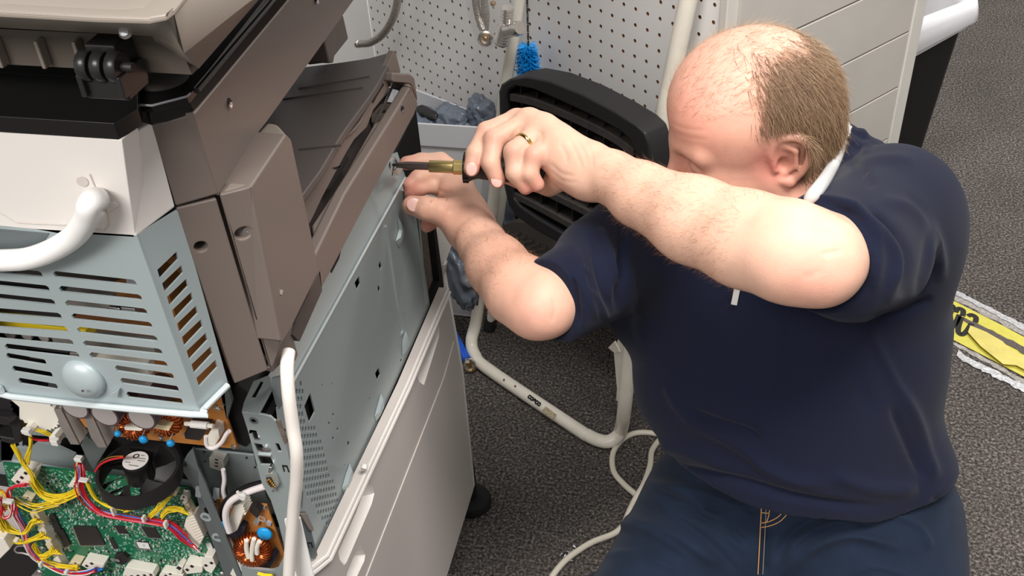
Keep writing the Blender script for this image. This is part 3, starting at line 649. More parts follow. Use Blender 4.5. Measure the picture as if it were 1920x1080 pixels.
# embossed ribs and louvres
def bead(pts, r, name='embossed_rib', pl=XS, m=m_zinc, par_=None, fl_=.35): return tube(name, spl(px(pts, pl), 5), r, m, par_ or sp_, seg=8)
bead([(722, 424), (730, 470), (743, 560), (754, 615), (750, 628)], .0022); bead([(784, 400), (790, 470), (797, 560)], .0018); bead([(768, 360), (776, 400), (799, 570)], .0024)
for q in ([(760, 620), (768, 640), (762, 655), (754, 668), (754, 640)], [(714, 737), (719, 745), (716, 765), (705, 790), (702, 780)], [(656, 868), (661, 880), (655, 905), (646, 928), (641, 915), (648, 890)], [(744, 402), (756, 425), (757, 440), (748, 466), (742, 452), (748, 430)]):
    o_ = px(q, X(-.3995)); c_ = sum(o_) / len(o_); t_ = [c_ + (p - c_) * .55 + np.array([.004, 0, 0]) for p in o_]; n = len(o_)
    MB().add(o_ + t_, [(i, (i + 1) % n, (i + 1) % n + n, i + n) for i in range(n)] + [tuple(range(n, 2 * n))]).build('louvre', m_vent, sp_, angle=40)
# folded ledge above the side and its bright edge
fA, fB = U(747, 356, XS), U(540, 733, XS)
lp = plane3(fA, fB, fA + np.array([-.045, 0, .075]))
lg = slab('steel_ledge', [(747, 356), (540, 733), (498, 712), (545, 640), (700, 300), (745, 285), (760, 330)], lp, .0015, m_zinc, cop, holes=[])
tube('fold_edge', px([(760, 333), (747, 356), (540, 733)], X(-.3985)), .0016, mat('bright_edge', srgb(205, 215, 214), .3, .4), sp_, seg=8)
slab('dark_slot', [(640, 468), (636, 485), (622, 512), (618, 505), (632, 478)], (lp[0] - lp[1] * 0 + -away(lp) * .0006, lp[1]), .0005, m_void, lg)
slab('screw_boss', [(742, 300), (752, 305), (756, 318), (748, 328), (738, 330)], X(-.392), .003, m_zinc, cop, bevel=.001)
# end of the machine past the steel side: felt strip and dark frame
slab('felt_strip', [(765, 345), (778, 372), (813, 430), (825, 535), (806, 570), (797, 560)], X(-.412), .006, m_sfoam, cop)
slab('frame_edge', [(813, 430), (818, 428), (832, 533), (832, 556), (766, 724), (613, 1052), (585, 1050), (735, 712), (803, 568), (825, 533)], X(-.402), .01, m_void, cop)
slab('dark_opening', [(780, 205), (790, 285), (800, 330), (760, 345), (735, 300)], X(-.43), .01, m_void, cop)
for (a, b) in (((700, 830), (790, 640)),):
    tube('dark_gasket', [U(*a, X(-.394)), U(*b, X(-.394))], .004, m_void, cop)

# --- lower grey exit housing
g2s = slab('exit_housing', [(470, 350), (537, 250), (548, 262), (600, 508), (556, 598), (527, 642)], X(-.335), .05, m_taupe, cop, bevel=.0025)
zt2 = Pa[2]
tp = [(411, 361), (470, 349), (537, 249), (521, 231), (500, 227), (477, 252), (472, 264)]
g2 = [U(u, v, Zp(zt2)) for u, v in tp]
MB().plate(g2, [], (0, 0, -.02)).build('housing_top', m_taupe_lit, cop, bevel=.004, segs=3)
hA = slab('housing_front', [(470, 350), (411, 365), (505, 690), (512, 688), (527, 642)], PLA, .035, m_taupe, cop, bevel=.002, holes=[ell(456, 438, 17, 10.5, 20, -.35)])
slab('hole_floor', ell(457, 439, 21, 13, 20, -.35), (PLA[0] + away(PLA) * .009, PLA[1]), .002, m_taupe, hA); hole_screw('screw', 463, 432, (PLA[0] + away(PLA) * .003, PLA[1]), .0036, hA)
hB = slab('corner_post', [(406, 373), (330, 391), (440, 720), (503, 694)], PLB, .03, m_taupe, cop, bevel=.002, holes=[ell(376.5, 463, 13, 9.5, 18, -.15)])
slab('hole_floor', ell(377, 464, 18, 14, 18), (PLB[0] + away(PLB) * .014, PLB[1]), .002, m_void, hB)
slab('housing_lip', [(527, 642), (556, 596), (549, 628), (560, 664), (555, 677), (530, 679), (512, 698), (505, 690)], X(-.352), .006, m_taupe, cop, bevel=.0015)
slab('housing_skirt', [(556, 598), (600, 508), (604, 545), (562, 640), (549, 628)], X(-.350), .006, m_tray, cop)
slab('clip_mark', [(525, 543), (531, 544), (529, 553), (526, 552)], X(-.3345), .0006, m_capt, g2s)
# rail of the output tray
XR = X(-.350)
rl_ = slab('tray_rail', [(772, 161), (785, 192), (779, 210), (697, 362), (601, 545), (590, 480), (648, 361)], XR, .012, m_taupe, cop, bevel=.003)
zr = U(772, 161, XR)[2]; zr2 = U(592, 478, XR)[2]
rp_ = plane3(U(772, 161, XR), U(592, 478, XR), U(772, 161, XR) + np.array([-.05, 0, .006]))
rt = slab('rail_top', [(737, 153), (767, 156), (773, 162), (648, 361), (592, 478), (584, 425), (640, 340), (700, 235), (716, 200)], rp_, .008, m_taupe, cop, bevel=.002, holes=[[(716, 194), (752, 196), (745, 206), (694, 218)]])
slab('rail_recess', [(714, 190), (756, 194), (748, 212), (690, 222)], (rp_[0] + away(rp_) * .012, rp_[1]), .002, m_void, rt)
slab('rail_end', [(738, 136), (770, 138), (778, 145), (785, 192), (773, 162), (767, 156), (737, 153)], X(-.356), .02, m_taupe, cop, bevel=.0025)
hole_screw('screw', 755, 209, XR, .0022, rl_); slab('dark_hole', ell(755, 204, 2.8, 5.5, 12), X(-.3495), .0008, m_void, rl_)
tube('pin_ring', px(ell(737, 309, 6, 12, 16, .2), X(-.388)), .0012, m_scr, rl_, seg=6, closed=True)
# the flap of the tray
T0 = U(738, 95, X(-.372)); T1 = U(560, 366, X(-.356))
fp = plane3(T0, T1, T0 + np.array([-.2, 0, -.02]))
slot_ = [(643, 250), (650, 233), (668, 208), (688, 188), (687, 196), (675, 222), (658, 242), (646, 252)]
fo = slab('tray_flap', [(738, 95), (722, 100), (693, 108), (640, 116), (575, 124), (520, 150), (440, 300), (500, 420), (562, 372), (606, 312), (640, 254), (655, 232), (690, 185), (708, 158), (724, 128)], fp, .008, m_tray, cop, bevel=.002, holes=[])
edge_top = [(738, 95), (724, 128), (708, 158), (690, 186), (655, 232), (642, 252), (612, 305), (560, 372), (566, 400), (600, 345)]
fe = slab('flap_edge', [(738, 95), (742, 98), (751, 133), (745, 152), (731, 160), (716, 186), (700, 206), (688, 238), (664, 262), (650, 285), (605, 368), (590, 400), (580, 420), (562, 372), (606, 312), (640, 254), (655, 232), (690, 185), (708, 158), (724, 128)], X(-.366), .006, m_taupe, cop, bevel=.0015)
XE = X(-.364)
for pts in ([(640, 256), (648, 238), (665, 212), (688, 190), (692, 184)], [(640, 256), (655, 250), (672, 232), (686, 208), (694, 192)], [(691, 188), (700, 172), (714, 152)], [(638, 262), (622, 292), (606, 320)]):
    tube('edge_bead', spl(px(pts, XE), 4), .0016, m_taupe, fe, seg=8)
for pts in ([(721, 134), (726, 137), (734, 160), (729, 164)], [(716, 155), (721, 158), (706, 182), (700, 194), (696, 190)], [(622, 315), (630, 318), (652, 292), (654, 300), (622, 352), (614, 355), (618, 345), (640, 310)]):
    slab('edge_slot', pts, X(-.3658), .0008, m_void, fe)
for a, b in (((560, 166), (693, 143)), ((530, 186), (680, 164)), ((560, 280), (640, 272))):
    pa = U(*a, (fp[0] - away(fp) * .0003, fp[1])); pb = U(*b, (fp[0] - away(fp) * .0003, fp[1])); tube('flap_rib', [pa, pb], .0011, m_tray, fo, seg=6)
box('tray_floor', ((T1[0] - .14), (T1[1] + T0[1]) / 2 - .02, T0[2] - .07), (.14, .17, .004), m_tray, cop)
# block below the scanner at the back of the tray, and a slice of the front column
slab('tray_column', [(577, 123), (560, 60), (607, 72), (618, 118)], Y(.93), .06, m_taupe, cop, bevel=.002)
slab('tray_column', [(607, 72), (640, 0), (628, 50), (632, 80), (626, 118), (618, 119)], X(-.42), .05, m_taupe, cop, bevel=.002)
slab('inner_panel', [(648, 362), (602, 452), (598, 520), (560, 400), (600, 330), (690, 215), (735, 165)], X(-.376), .004, m_tray, cop)

# --- scanner section
sd = slab('scanner_side', [(363, 213), (540, 0), (672, -158), (775, -158), (663, 0), (576, 122), (500, 228), (472, 264), (411, 362), (411, 366)], PLG, .03, m_taupe, cop, bevel=.0018)
for (u, v) in ((431, 192), (594, -2)):
    slab('slot_hole', ell(u, v, 4, 9, 12, -.2), (PLG[0] - away(PLG) * .0004, PLG[1]), .001, m_void, sd); hole_screw('screw', u + .5, v + 5, (PLG[0] - away(PLG) * .0014, PLG[1]), .0024, sd)
slab('scanner_corner', [(363, 213), (283, 234), (330, 388), (411, 365)], PLB, .03, m_taupe, cop, bevel=.0018)
rear = slab('rear_cover', [(-60, 241), (0, 245), (229, 262), (254, 446), (167, 441), (110, 439), (60, 430), (-60, 424)], PLD, .02, m_white, cop, bevel=.0015, holes=[ell(186, 376, 13, 15, 16, .4)])
slab('rear_cover_corner', [(229, 262), (281, 232), (288, 236), (329, 389), (254, 446)], PLC, .02, m_white, cop, bevel=.0015)
slab('cable_port', ell(186, 377, 16, 18, 16, .4), (PLD[0] + away(PLD) * .012, PLD[1]), .002, mat('port_brown', srgb(80, 50, 35), .7), rear)
slab('round_plug', ell(154, 341, 12, 9, 18, .5), (PLD[0] - away(PLD) * .0008, PLD[1]), .001, m_base, rear, bevel=.0004)
for pts in ([(168, 326), (173, 338), (178, 350)], [(0, 399), (32, 417), (62, 419), (128, 422)], [(190, 372), (202, 405), (205, 420), (196, 431), (180, 430)]):
    tube('seam', px(pts, (PLD[0] - away(PLD) * .0003, PLD[1])), .0006, m_base, rear, seg=6)
slab('port_flare', [(196, 385), (205, 378), (219, 382), (221, 388), (210, 396), (199, 398)], (PLD[0] - away(PLD) * .0015, PLD[1]), .002, m_white, rear, bevel=.001)
# black ledge and glossy deck
zl = U(213, 231, (PLD[0], PLD[1]))[2]
lt = [(-60, 215), (0, 218), (213, 231), (224, 225), (258, 203), (258, 150), (-60, 150)]
tpt = px(lt, Zp(zl))
MB().plate(tpt, [], (0, 0, -.012)).build('rear_ledge', m_gloss, cop, bevel=.0012)
zd = U(355, 178, PLG)[2]
dk = [(-60, 174), (0, 180), (213, 197), (222, 193), (285, 197), (350, 180), (357, 174), (540, -60)]
dkp = px(dk, Zp(zd)); dkp += [dkp[-1] + (dkp[-1] - dkp[-2]) * ((1.08 - dkp[-1][1]) / (dkp[-1][1] - dkp[-2][1])), np.array([XL, 1.08, zd])]
mb = MB().plate(dkp, [], (0, 0, -.006)); mb.build('scanner_deck', m_gloss, cop, bevel=.0015)
slab('deck_edge', [(285, 197), (350, 180), (357, 174), (364, 212), (318, 228), (283, 233), (279, 215)], PLB, .02, m_gloss, cop, bevel=.0012)
slab('deck_edge', [(0, 181), (213, 198), (214, 206), (0, 189), (-60, 184), (-60, 175)], (np.array([0, dkp[2][1], 0]), np.array([0, 1., 0])), .01, m_gloss, cop)
tube('deck_edge_highlight', [U(u, v, Zp(zd + .0005)) for u, v in ((222, 194), (285, 198), (350, 181), (357, 175))], .0008, mat('highlight_grey', srgb(150, 150, 155), .2), cop, seg=6)  # lit front edge of the deck, painted as a grey bead
tube('deck_strip', [U(u, v, Zp(zd + .001)) for u, v in ((368, 170), (430, 96), (500, 14), (560, -60))], .0024, m_gloss, cop, seg=8)
tube('side_edge_highlight', [U(u, v, (PLG[0] - away(PLG) * .0003, PLG[1])) for u, v in ((364, 212), (540, 0), (600, -75))], .0010, mat('highlight_taupe', srgb(170, 158, 150), .3), sd, seg=6)  # light along the scanner's top edge, painted as a paler bead
slab('label_recess', [(150, 170), (205, 172), (200, 178), (190, 189), (140, 184)], Zp(zd + .0006), .001, m_chip, cop); MB().lathe([(.0036, 0), (.003, .0018), (.0008, .0026)], U(173, 181, Zp(zd + .001)), ZU, 14).build('screw', m_scr, cop)
for (u, v) in ((150, 140), (285, 143)): MB().lathe([(.004, 0), (.0035, .0006)], U(u, v, Zp(zd + .0003)), ZU, 14).build('deck_hole', m_void, cop)
crn = MB().lathe([(.018, 0), (.016, .002), (.010, .004), (.004, .005)], U(305, 148, Zp(zd)), ZU, 24).build('corner_dome', m_blk_dust, cop)
# lid
def zr_(u, v, z): return U(u, v, Zp(z))
zB = zd + .098; zA = zd + .072; zD = zd + .040
rA = [zr_(u, v, zA) for u, v in ((-80, 46), (0, 52), (180, 62), (285, 68), (320, 82), (345, 101), (473, 0), (600, -100))]
rB = [zr_(u, v, zB) for u, v in ((-80, 18), (0, 25), (180, 35), (280, 38), (310, 32), (325, 21), (352, -12), (440, -100))]
rC = [zr_(u, v, zB - .004) for u, v in ((-80, -4), (0, 6), (140, 14), (225, 18), (270, 14), (285, 0), (310, -30), (370, -100))]
rD = [zr_(u, v, zD) for u, v in ((-80, 46), (0, 52), (180, 62), (285, 68), (345, 101), (373, 129), (485, 0), (600, -125))]
zR = [np.array([p[0], p[1], zD + .006]) for p in rA[:5]]
rCc = [p - ZU * .010 for p in rC]
rDd = []
def ext_(r, yy, left=True):
    d = r[-1] - r[-2]; r[-1] = r[-2] + d * ((yy - r[-2][1]) / d[1])
    if left: r[0] = np.array([XL, r[1][1], r[1][2]])
ext_(rA, 1.10); ext_(rB, 1.095); ext_(rC, 1.07)
rCc = [p - ZU * .010 for p in rC]
# lower side wall (right and corner)
lo = [zr_(u, v, zD) for u, v in ((296, 90), (330, 108), (373, 129), (485, 0), (600, -130))]
ext_(lo, 1.10, False)
hiA = [rA[3], rA[4], rA[5], rA[6], rA[7]]
mb = MB()
def strip_(r0, r1): n = len(r0); mb.add(list(r0) + list(r1), [(i, i + 1, n + i + 1, n + i) for i in range(n - 1)])
strip_(rA, rB); strip_(rB, rC); strip_(lo, hiA)
bk = [p + np.array([0, .012, -.002]) for p in rA[:5]]; strip_(bk, rA[:5])
c_ = [np.array([p[0] - .02, p[1] + .03, p[2] - .006]) for p in rC]; strip_(rC, c_)
mb.add(c_ + [np.array([XL, c_[-1][1], c_[-1][2]])], [tuple(range(len(c_) + 1))])
lid = mb.build('lid', m_taupe_lit, cop, angle=28)
sol = lid.modifiers.new('s', 'SOLIDIFY'); sol.thickness = .002; sol.offset = -1
bv = lid.modifiers.new('b', 'BEVEL'); bv.width = .0035; bv.segments = 3; bv.limit_method = 'ANGLE'; bv.angle_limit = math.radians(25)
# recessed rear wall of the lid with ribs
wl0 = rA[1] + np.array([0, .022, -.002])
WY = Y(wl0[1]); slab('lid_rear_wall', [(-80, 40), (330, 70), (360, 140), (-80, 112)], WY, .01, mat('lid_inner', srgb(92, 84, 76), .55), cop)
for u0 in (-10, 70, 140, 235):
    a = U(u0 + 5, 68 + u0 * .03, WY); b = U(u0 + 30, 118, WY); mid_ = (a + b) / 2
    MB().box(mid_ + np.array([0, -.004, 0]), (.0014, .004, .009)).build('lid_rib', m_taupe_lit, lid, bevel=.001)
# hinge
m_hinge = mat('hinge_black', srgb(40, 39, 39), .32)
hg = MB(); hc = U(207, 118, Y(wl0[1] - .016)); HX = np.array([1, 0, 0.]); 
hg.box(hc + np.array([0, 0, -.010]), (.014, .012, .008)); hg.box(hc + np.array([0, .004, .002]), (.010, .010, .012))
hgo = hg.build('hinge_block', m_hinge, cop, bevel=.0015)
for k in (-1, 0, 1): MB().lathe([(.0085, -.0035), (.0095, -.002), (.0095, .002), (.0085, .0035)], hc + np.array([k * .0095, -.008, .002]), HX, 18).build('hinge_knuckle', m_hinge, hgo)
MB().lathe([(.003, -.018), (.003, .018)], hc + np.array([0.002, -.008, .002]), HX, 12).build('hinge_pin', m_chip, hgo)
for k in (-1, 1): MB().box(hc + np.array([k * .0125, -.002, -.008]), (.0018, .014, .007)).build('hinge_cheek', m_hinge, hgo, bevel=.0008)
slab('screw_recess', [(217, 51), (245, 52), (247, 66), (236, 72), (224, 68)], (rA[2] * 0 + np.array([0, rA[2][1] - .0006, 0]), np.array([0, 1., 0])), .004, m_void, lid)
sc_c = U(236, 60, Y(rA[2][1] - .0075)); MB().lathe([(.0040, 0), (.0042, .001), (.0028, .003), (.0008, .0034)], sc_c, nrm([0.15, -1, .7]), 16).build('screw', m_scr, lid)
box('lid_interior', tuple(zr_(100, 60, zD + .01) + np.array([-.16, .16, .012])), (.18, .14, .010), m_void, cop)
# solid core so nothing shows through
box('left_side_panel', (XL - .006, .83, .90), (.006, .29, .24), m_white, cop, bevel=.004)
box('front_panel', (-.72, 1.13, .66), (.26, .012, .09), m_white, cop, bevel=.004)
box('core', (-.76, .78, 1.01), (.260, .12, .10), m_void, cop)
box("core", (-.72, .92, .70), (.28, .17, .14), m_void, cop)

# --- slotted steel cover at the rear
slots = []
def z2(a, b): return (a / 3, 360 + b / 3)
Rs = [((295, 462), (770, 510)), ((328, 545), (800, 593)), ((362, 625), (830, 672)), ((398, 700), (858, 748)), ((430, 775), (888, 825)), ((463, 852), (915, 898)), ((498, 918), (943, 968)), ((645, 992), (978, 1038)), ((675, 1062), (1005, 1108)), ((708, 1140), (1028, 1178))]
Ls = [((-200, 430), (240, 462)), ((-190, 508), (280, 542)), ((-170, 585), (312, 620)), ((-150, 660), (348, 697)), ((-130, 735), (382, 772)), ((-110, 800), (415, 846)), ((22, 870), (448, 916)), ((32, 922), (260, 958)), ((66, 994), (296, 1030)), ((100, 1062), (325, 1096))]
for lst in (Rs, Ls):
    for k, (a, b) in enumerate(lst):
        h = 17; dx = 12 if k < 7 else 5
        q = [(a[0] + dx * .2, a[1] - h * .2), (a[0] + dx + 6, a[1] - h), (b[0] - dx * 2 if k < 7 else b[0] - 12, b[1] - h), (b[0] - dx * .6, b[1] - h * .4), (b[0] + 2, b[1] + h), (a[0] + (dx * 1.6 if k < 7 else 16), a[1] + h)]
        slots.append([z2(*p) for p in q])
vf = [(-90, 420), (0, 425), (256, 441), (373, 770), (357, 775), (20, 741), (3, 727), (-90, 716)]
vb = slab('vent_cover', vf, PLD, .0016, m_vent, cop, holes=slots)
ss = []
for k in range(9):
    q = [(885, 438), (993, 335), (1005, 378), (900, 490)]; ss.append([z2(a + 27.5 * k, b + 76 * k) for a, b in q])
slab('vent_side', [(256, 441), (336, 392), (427, 716), (373, 770)], PLC, .0016, m_vent, vb, holes=ss)
# rolled flange along its lower edge
zf = U(357, 775, PLD)[2]
fl_out = [U(u, v, (PLD[0] - away(PLD) * .003, PLD[1])) for u, v in ((-90, 718), (2, 729), (22, 744), (357, 777))] + [U(u, v, (PLC[0] - away(PLC) * .003, PLC[1])) for u, v in ((378, 770), (392, 757), (427, 722))]
tube('flange', spl(fl_out, 3), .0026, mat('flange_bright', srgb(205, 214, 216), .35, .2), vb, seg=8)
cb_ = U(158, 708, PLD); 
MB().lathe([(.0185, 0), (.0165, .0045), (.013, .0075), (.008, .0092), (.003, .0098), (.0005, .0098)], cb_, np.array([0, -1, .15]), 28).build('dome', m_vent, vb, angle=180)
slab('dome_tab', [(205, 742), (222, 732), (220, 746)], (PLD[0] - away(PLD) * .004, PLD[1]), .003, m_vent, vb)
slab('round_hole', ell(155, 733, 3, 2.5, 10), (PLD[0] - away(PLD) * .014, PLD[1]), .0005, m_scr, vb)
slab('vent_recess', [(-60, 428), (0, 430), (92, 438), (70, 470), (20, 478), (-60, 470)], (PLD[0] - away(PLD) * .0006, PLD[1]), .001, m_zincd, vb)
# ============================================================ the man
import openvdb
class SDF:
    def __init__(s): s.p = []
    def add(s, fn, c, R, k=.01, op=1, planes=()): s.p.append((fn, np.array(c, float), float(R), k, op, [(np.array(a, float), nrm(b)) for a, b in planes])); return s
    def cone(s, a, b, ra, rb, k=.01, op=1, planes=(), flat=None):
        a = np.array(a, float); b = np.array(b, float); ab = b - a; L2 = max(np.dot(ab, ab), 1e-12)
        if flat is not None: fax, fs = nrm(flat[0]), flat[1]
        def fn(P):
            q = P - a; t = np.clip(q @ ab / L2, 0, 1); w_ = q - t[..., None] * ab
            r = ra + (rb - ra) * t
            if flat is None: return np.sqrt((w_ * w_).sum(-1)) - r
            n = w_ @ fax; rest = (w_ * w_).sum(-1) - n * n
            return (np.sqrt(np.maximum(rest, 0) + (n / fs) ** 2) - r) * min(1, fs * 1.0)
        return s.add(fn, (a + b) / 2, math.sqrt(L2) / 2 + max(ra, rb) * max(1, flat[1] if flat else 1), k, op, planes)
    def ell(s, c, r, ax=None, k=.01, op=1, planes=()):
        c = np.array(c, float); r = np.array(r, float); A = np.eye(3) if ax is None else np.array(ax)
        def fn(P):
            q = (P - c) @ A.T; k0 = np.sqrt(((q / r) ** 2).sum(-1)); k1 = np.sqrt(((q / (r * r)) ** 2).sum(-1)) + 1e-9
            return k0 * (k0 - 1) / k1
        return s.add(fn, c, max(r), k, op, planes)
    def mesh(s, h, extra_bounds=None):
        lo = np.min([c - R for (_, c, R, _, op, _) in s.p if op == 1], 0) - .03; hi = np.max([c + R for (_, c, R, _, op, _) in s.p if op == 1], 0) + .03
        B = 24; nb = np.ceil((hi - lo) / (h * B)).astype(int); g = openvdb.FloatGrid(h * 3)
        ii = np.stack(np.meshgrid(*[np.arange(B)] * 3, indexing='ij'), -1).reshape(-1, 3) * h
        rad = B * h * .87
        for i in range(nb[0]):
            for j in range(nb[1]):
                for k in range(nb[2]):
                    o = lo + np.array([i, j, k]) * B * h; c = o + B * h / 2; act = []
                    for pr in s.p:
                        if np.linalg.norm(pr[1] - c) < pr[2] + rad + .03: act.append(pr)
                    if not any(a[4] == 1 for a in act): continue
                    cc = c[None, :]; P = o + ii; d = None
                    # coarse test first
                    dc = None
                    for (fn, _, _, kk, op, pls) in act:
                        e = fn(cc)[0]
                        for (pc, pn) in pls: e = max(e, -np.dot(c - pc, pn))
                        if op == 1: dc = e if dc is None else min(dc, e)
                    if dc is None or dc > rad + .035: continue
                    for (fn, _, _, kk, op, pls) in act:
                        e = fn(P)
                        for (pc, pn) in pls: e = np.maximum(e, -((P - pc) @ pn))
                        if d is None:
                            if op == 1: d = e
                            continue
                        if op == 1: hh = np.maximum(kk - np.abs(d - e), 0) / kk; d = np.minimum(d, e) - hh * hh * kk * .25
                        else: e = -e; hh = np.maximum(kk - np.abs(d - e), 0) / kk; d = np.maximum(d, e) + hh * hh * kk * .25
                    mn, mx_ = d.min(), d.max()
                    if mn > h * 3: continue
                    ijk = (int(i * B), int(j * B), int(k * B))
                    g.copyFromArray(np.clip(d, -h * 3, h * 3).reshape(B, B, B).astype(np.float32), ijk=ijk)
        p, q = g.convertToQuads(isovalue=0.0)
        V_ = lo + p.astype(float) * h; v0, v1, v2 = V_[q[:, 0]], V_[q[:, 1]], V_[q[:, 2]]
        if np.einsum('ij,ij->i', v0 - V_.mean(0), np.cross(v1 - v0, v2 - v0)).sum() < 0: q = q[:, ::-1]
        return V_, q
def grid_normals(V_, Q):
    n = np.zeros_like(V_); fn = np.cross(V_[Q[:, 2]] - V_[Q[:, 0]], V_[Q[:, 3]] - V_[Q[:, 1]])
    for k in range(4): np.add.at(n, Q[:, k], fn)
    return n / (np.linalg.norm(n, axis=1)[:, None] + 1e-12)
def smooth_mesh(V_, Q, it=2, lam=.5):
    E_ = np.concatenate([Q[:, [0, 1]], Q[:, [1, 2]], Q[:, [2, 3]], Q[:, [3, 0]]])
    for _ in range(it):
        for l_ in (lam, -lam * 1.02):
            s_ = np.zeros_like(V_); c_ = np.zeros(len(V_)); np.add.at(s_, E_[:, 0], V_[E_[:, 1]]); np.add.at(s_, E_[:, 1], V_[E_[:, 0]]); np.add.at(c_, E_[:, 0], 1); np.add.at(c_, E_[:, 1], 1)
            V_ = V_ + l_ * (s_ / c_[:, None] - V_)
    return V_
def to_mesh(name, V_, Q, m, parent, tint=None):
    me = bpy.data.meshes.new(name); me.from_pydata(V_.tolist(), [], Q.tolist()); me.update()
    if tint is not None:
        at = me.color_attributes.new('tint', 'FLOAT_COLOR', 'POINT'); at.data.foreach_set('color', np.concatenate([tint, np.ones((len(tint), 1))], 1).astype(np.float32).ravel())
    o = link(name, me, m, parent, angle=180); return o
def proj_all(V_):
    q = (V_ - CAM) @ CR; return np.stack([q[:, 0] / q[:, 2] * FPX + 960, q[:, 1] / q[:, 2] * FPX + 540], 1), q[:, 2]
def folds(V_, N_, lst):
    """cloth folds: each is a line on the garment, (points, width px, height m); the ridge follows the surface there"""
    uv, dz = proj_all(V_); face = (np.einsum('ij,ij->i', N_, CAM - V_) / np.linalg.norm(CAM - V_, axis=1)); fm = np.clip((face + .05) / .25, 0, 1)
    D_ = np.zeros(len(V_))
    for pts, wd, ht in lst:
        P = np.array([p[:2] for p in spl([(a, b, 0) for a, b in pts], 6)]); L_ = len(P); best = np.full(len(V_), 1e9); tt = np.zeros(len(V_))
        sel = (uv[:, 0] > P[:, 0].min() - 4 * wd) & (uv[:, 0] < P[:, 0].max() + 4 * wd) & (uv[:, 1] > P[:, 1].min() - 4 * wd) & (uv[:, 1] < P[:, 1].max() + 4 * wd); ix = np.nonzero(sel)[0]; u = uv[ix]; b_ = best[ix]; t_ = tt[ix]
        for i in range(L_ - 1):
            a = P[i]; ab = P[i + 1] - a; t = np.clip((u - a) @ ab / (ab @ ab + 1e-9), 0, 1); dd = np.linalg.norm(u - a - t[:, None] * ab, axis=1); m_ = dd < b_; b_[m_] = dd[m_]; t_[m_] = (i + t[m_]) / (L_ - 1)
        D_[ix] += ht * np.exp(-(b_ / wd) ** 2) * np.minimum(1, np.sin(np.clip(t_, 0, 1) * PI) * 1.6 + .05)
    return V_ + N_ * (D_ * fm)[:, None]

man = empty('person', (.10, .95, 0), 'kneeling man in a navy sweater and dark jeans driving a screw into the copier', 'person')
# joints
SL = J(1670, 392, 1.24); EL = J(1532, 488, 1.00); WL_ = J(1120, 318, 1.15)
SR = J(1238, 452, 1.27); ER = J(1022, 566, 1.12); WR_ = J(884, 428, 1.262)
NB = J(1560, 425, 1.27)
lat = nrm((SL - SR) * [1, 1, 0]); fwd = np.array([lat[1], -lat[0], 0])      # torso axes
# head frame
al, de, ro = math.radians(17), math.radians(14), math.radians(3)
hf = nrm([-math.cos(al) * math.cos(de), -math.sin(al) * math.cos(de), -math.sin(de)]); hl = nrm(np.cross([0, 0, 1], hf)); hu = np.cross(hf, hl)
hl, hu = hl * math.cos(ro) + hu * math.sin(ro), hu * math.cos(ro) - hl * math.sin(ro)
HS = 0.955
Hc = J(1456, 314, 1.165) - hl * .076 * HS
def H(x, y, z): return Hc + (hf * x + hl * y + hu * z) * HS
HA = [hf, hl, hu]
S = SDF()
def he(c, r, k=.02, op=1): S.ell(H(*c), np.array(r) * HS, HA, k, op)
def hc(a, b, ra, rb, k=.012, op=1): S.cone(H(*a), H(*b), ra * HS, rb * HS, k, op)
he((.000, 0, .052), (.090, .076, .086))
he((.034, 0, .050), (.060, .066, .066), .03)
he((-.030, 0, .030), (.066, .070, .066), .03)
hc((.040, 0, -.006), (.052, 0, -.062), .054, .040, .03)
hc((.060, 0, -.088), (.078, 0, -.094), .024, .018, .03)
for sy in (1, -1):
    hc((.004, sy * .056, -.030), (.062, sy * .026, -.090), .018, .018, .03)
    he((.060, sy * .040, -.030), (.030, .024, .026), .025)
    hc((.090, sy * .010, .026), (.076, sy * .046, .024), .0085, .008, .016)
    S.ell(H(.098, sy * .030, .006), np.array([.016, .017, .011]) * HS, HA, .014, -1)
    he((.078, sy * .031, .006), (.0125, .0145, .0115), .005)
    hc((.088, sy * .020, .0035), (.083, sy * .043, .0035), .0026, .0022, .003)
    he((.098, sy * .012, -.030), (.010, .007, .008), .006)
hc((.092, 0, .022), (.112, 0, -.022), .0075, .0105, .014)
he((.113, 0, -.026), (.011, .0105, .0095), .008)
hc((.092, -.018, -.057), (.092, .018, -.057), .0075, .0075, .008); hc((.090, -.016, -.066), (.090, .016, -.066), .0085, .0085, .008)
S.cone(H(.102, -.022, -.0605), H(.102, .022, -.0605), .0016 * HS, .0016 * HS, .004, -1)
hc((.034, 0, -.080), (.040, 0, -.098), .040, .030, .03)          # under the chin
# neck
S.cone(H(-.030, 0, -.020), NB + np.array([0, .01, -.02]), .058, .066, .03)
S.cone(H(.012, 0, -.060), NB + fwd * .03 + np.array([0, 0, -.03]), .046, .060, .03)
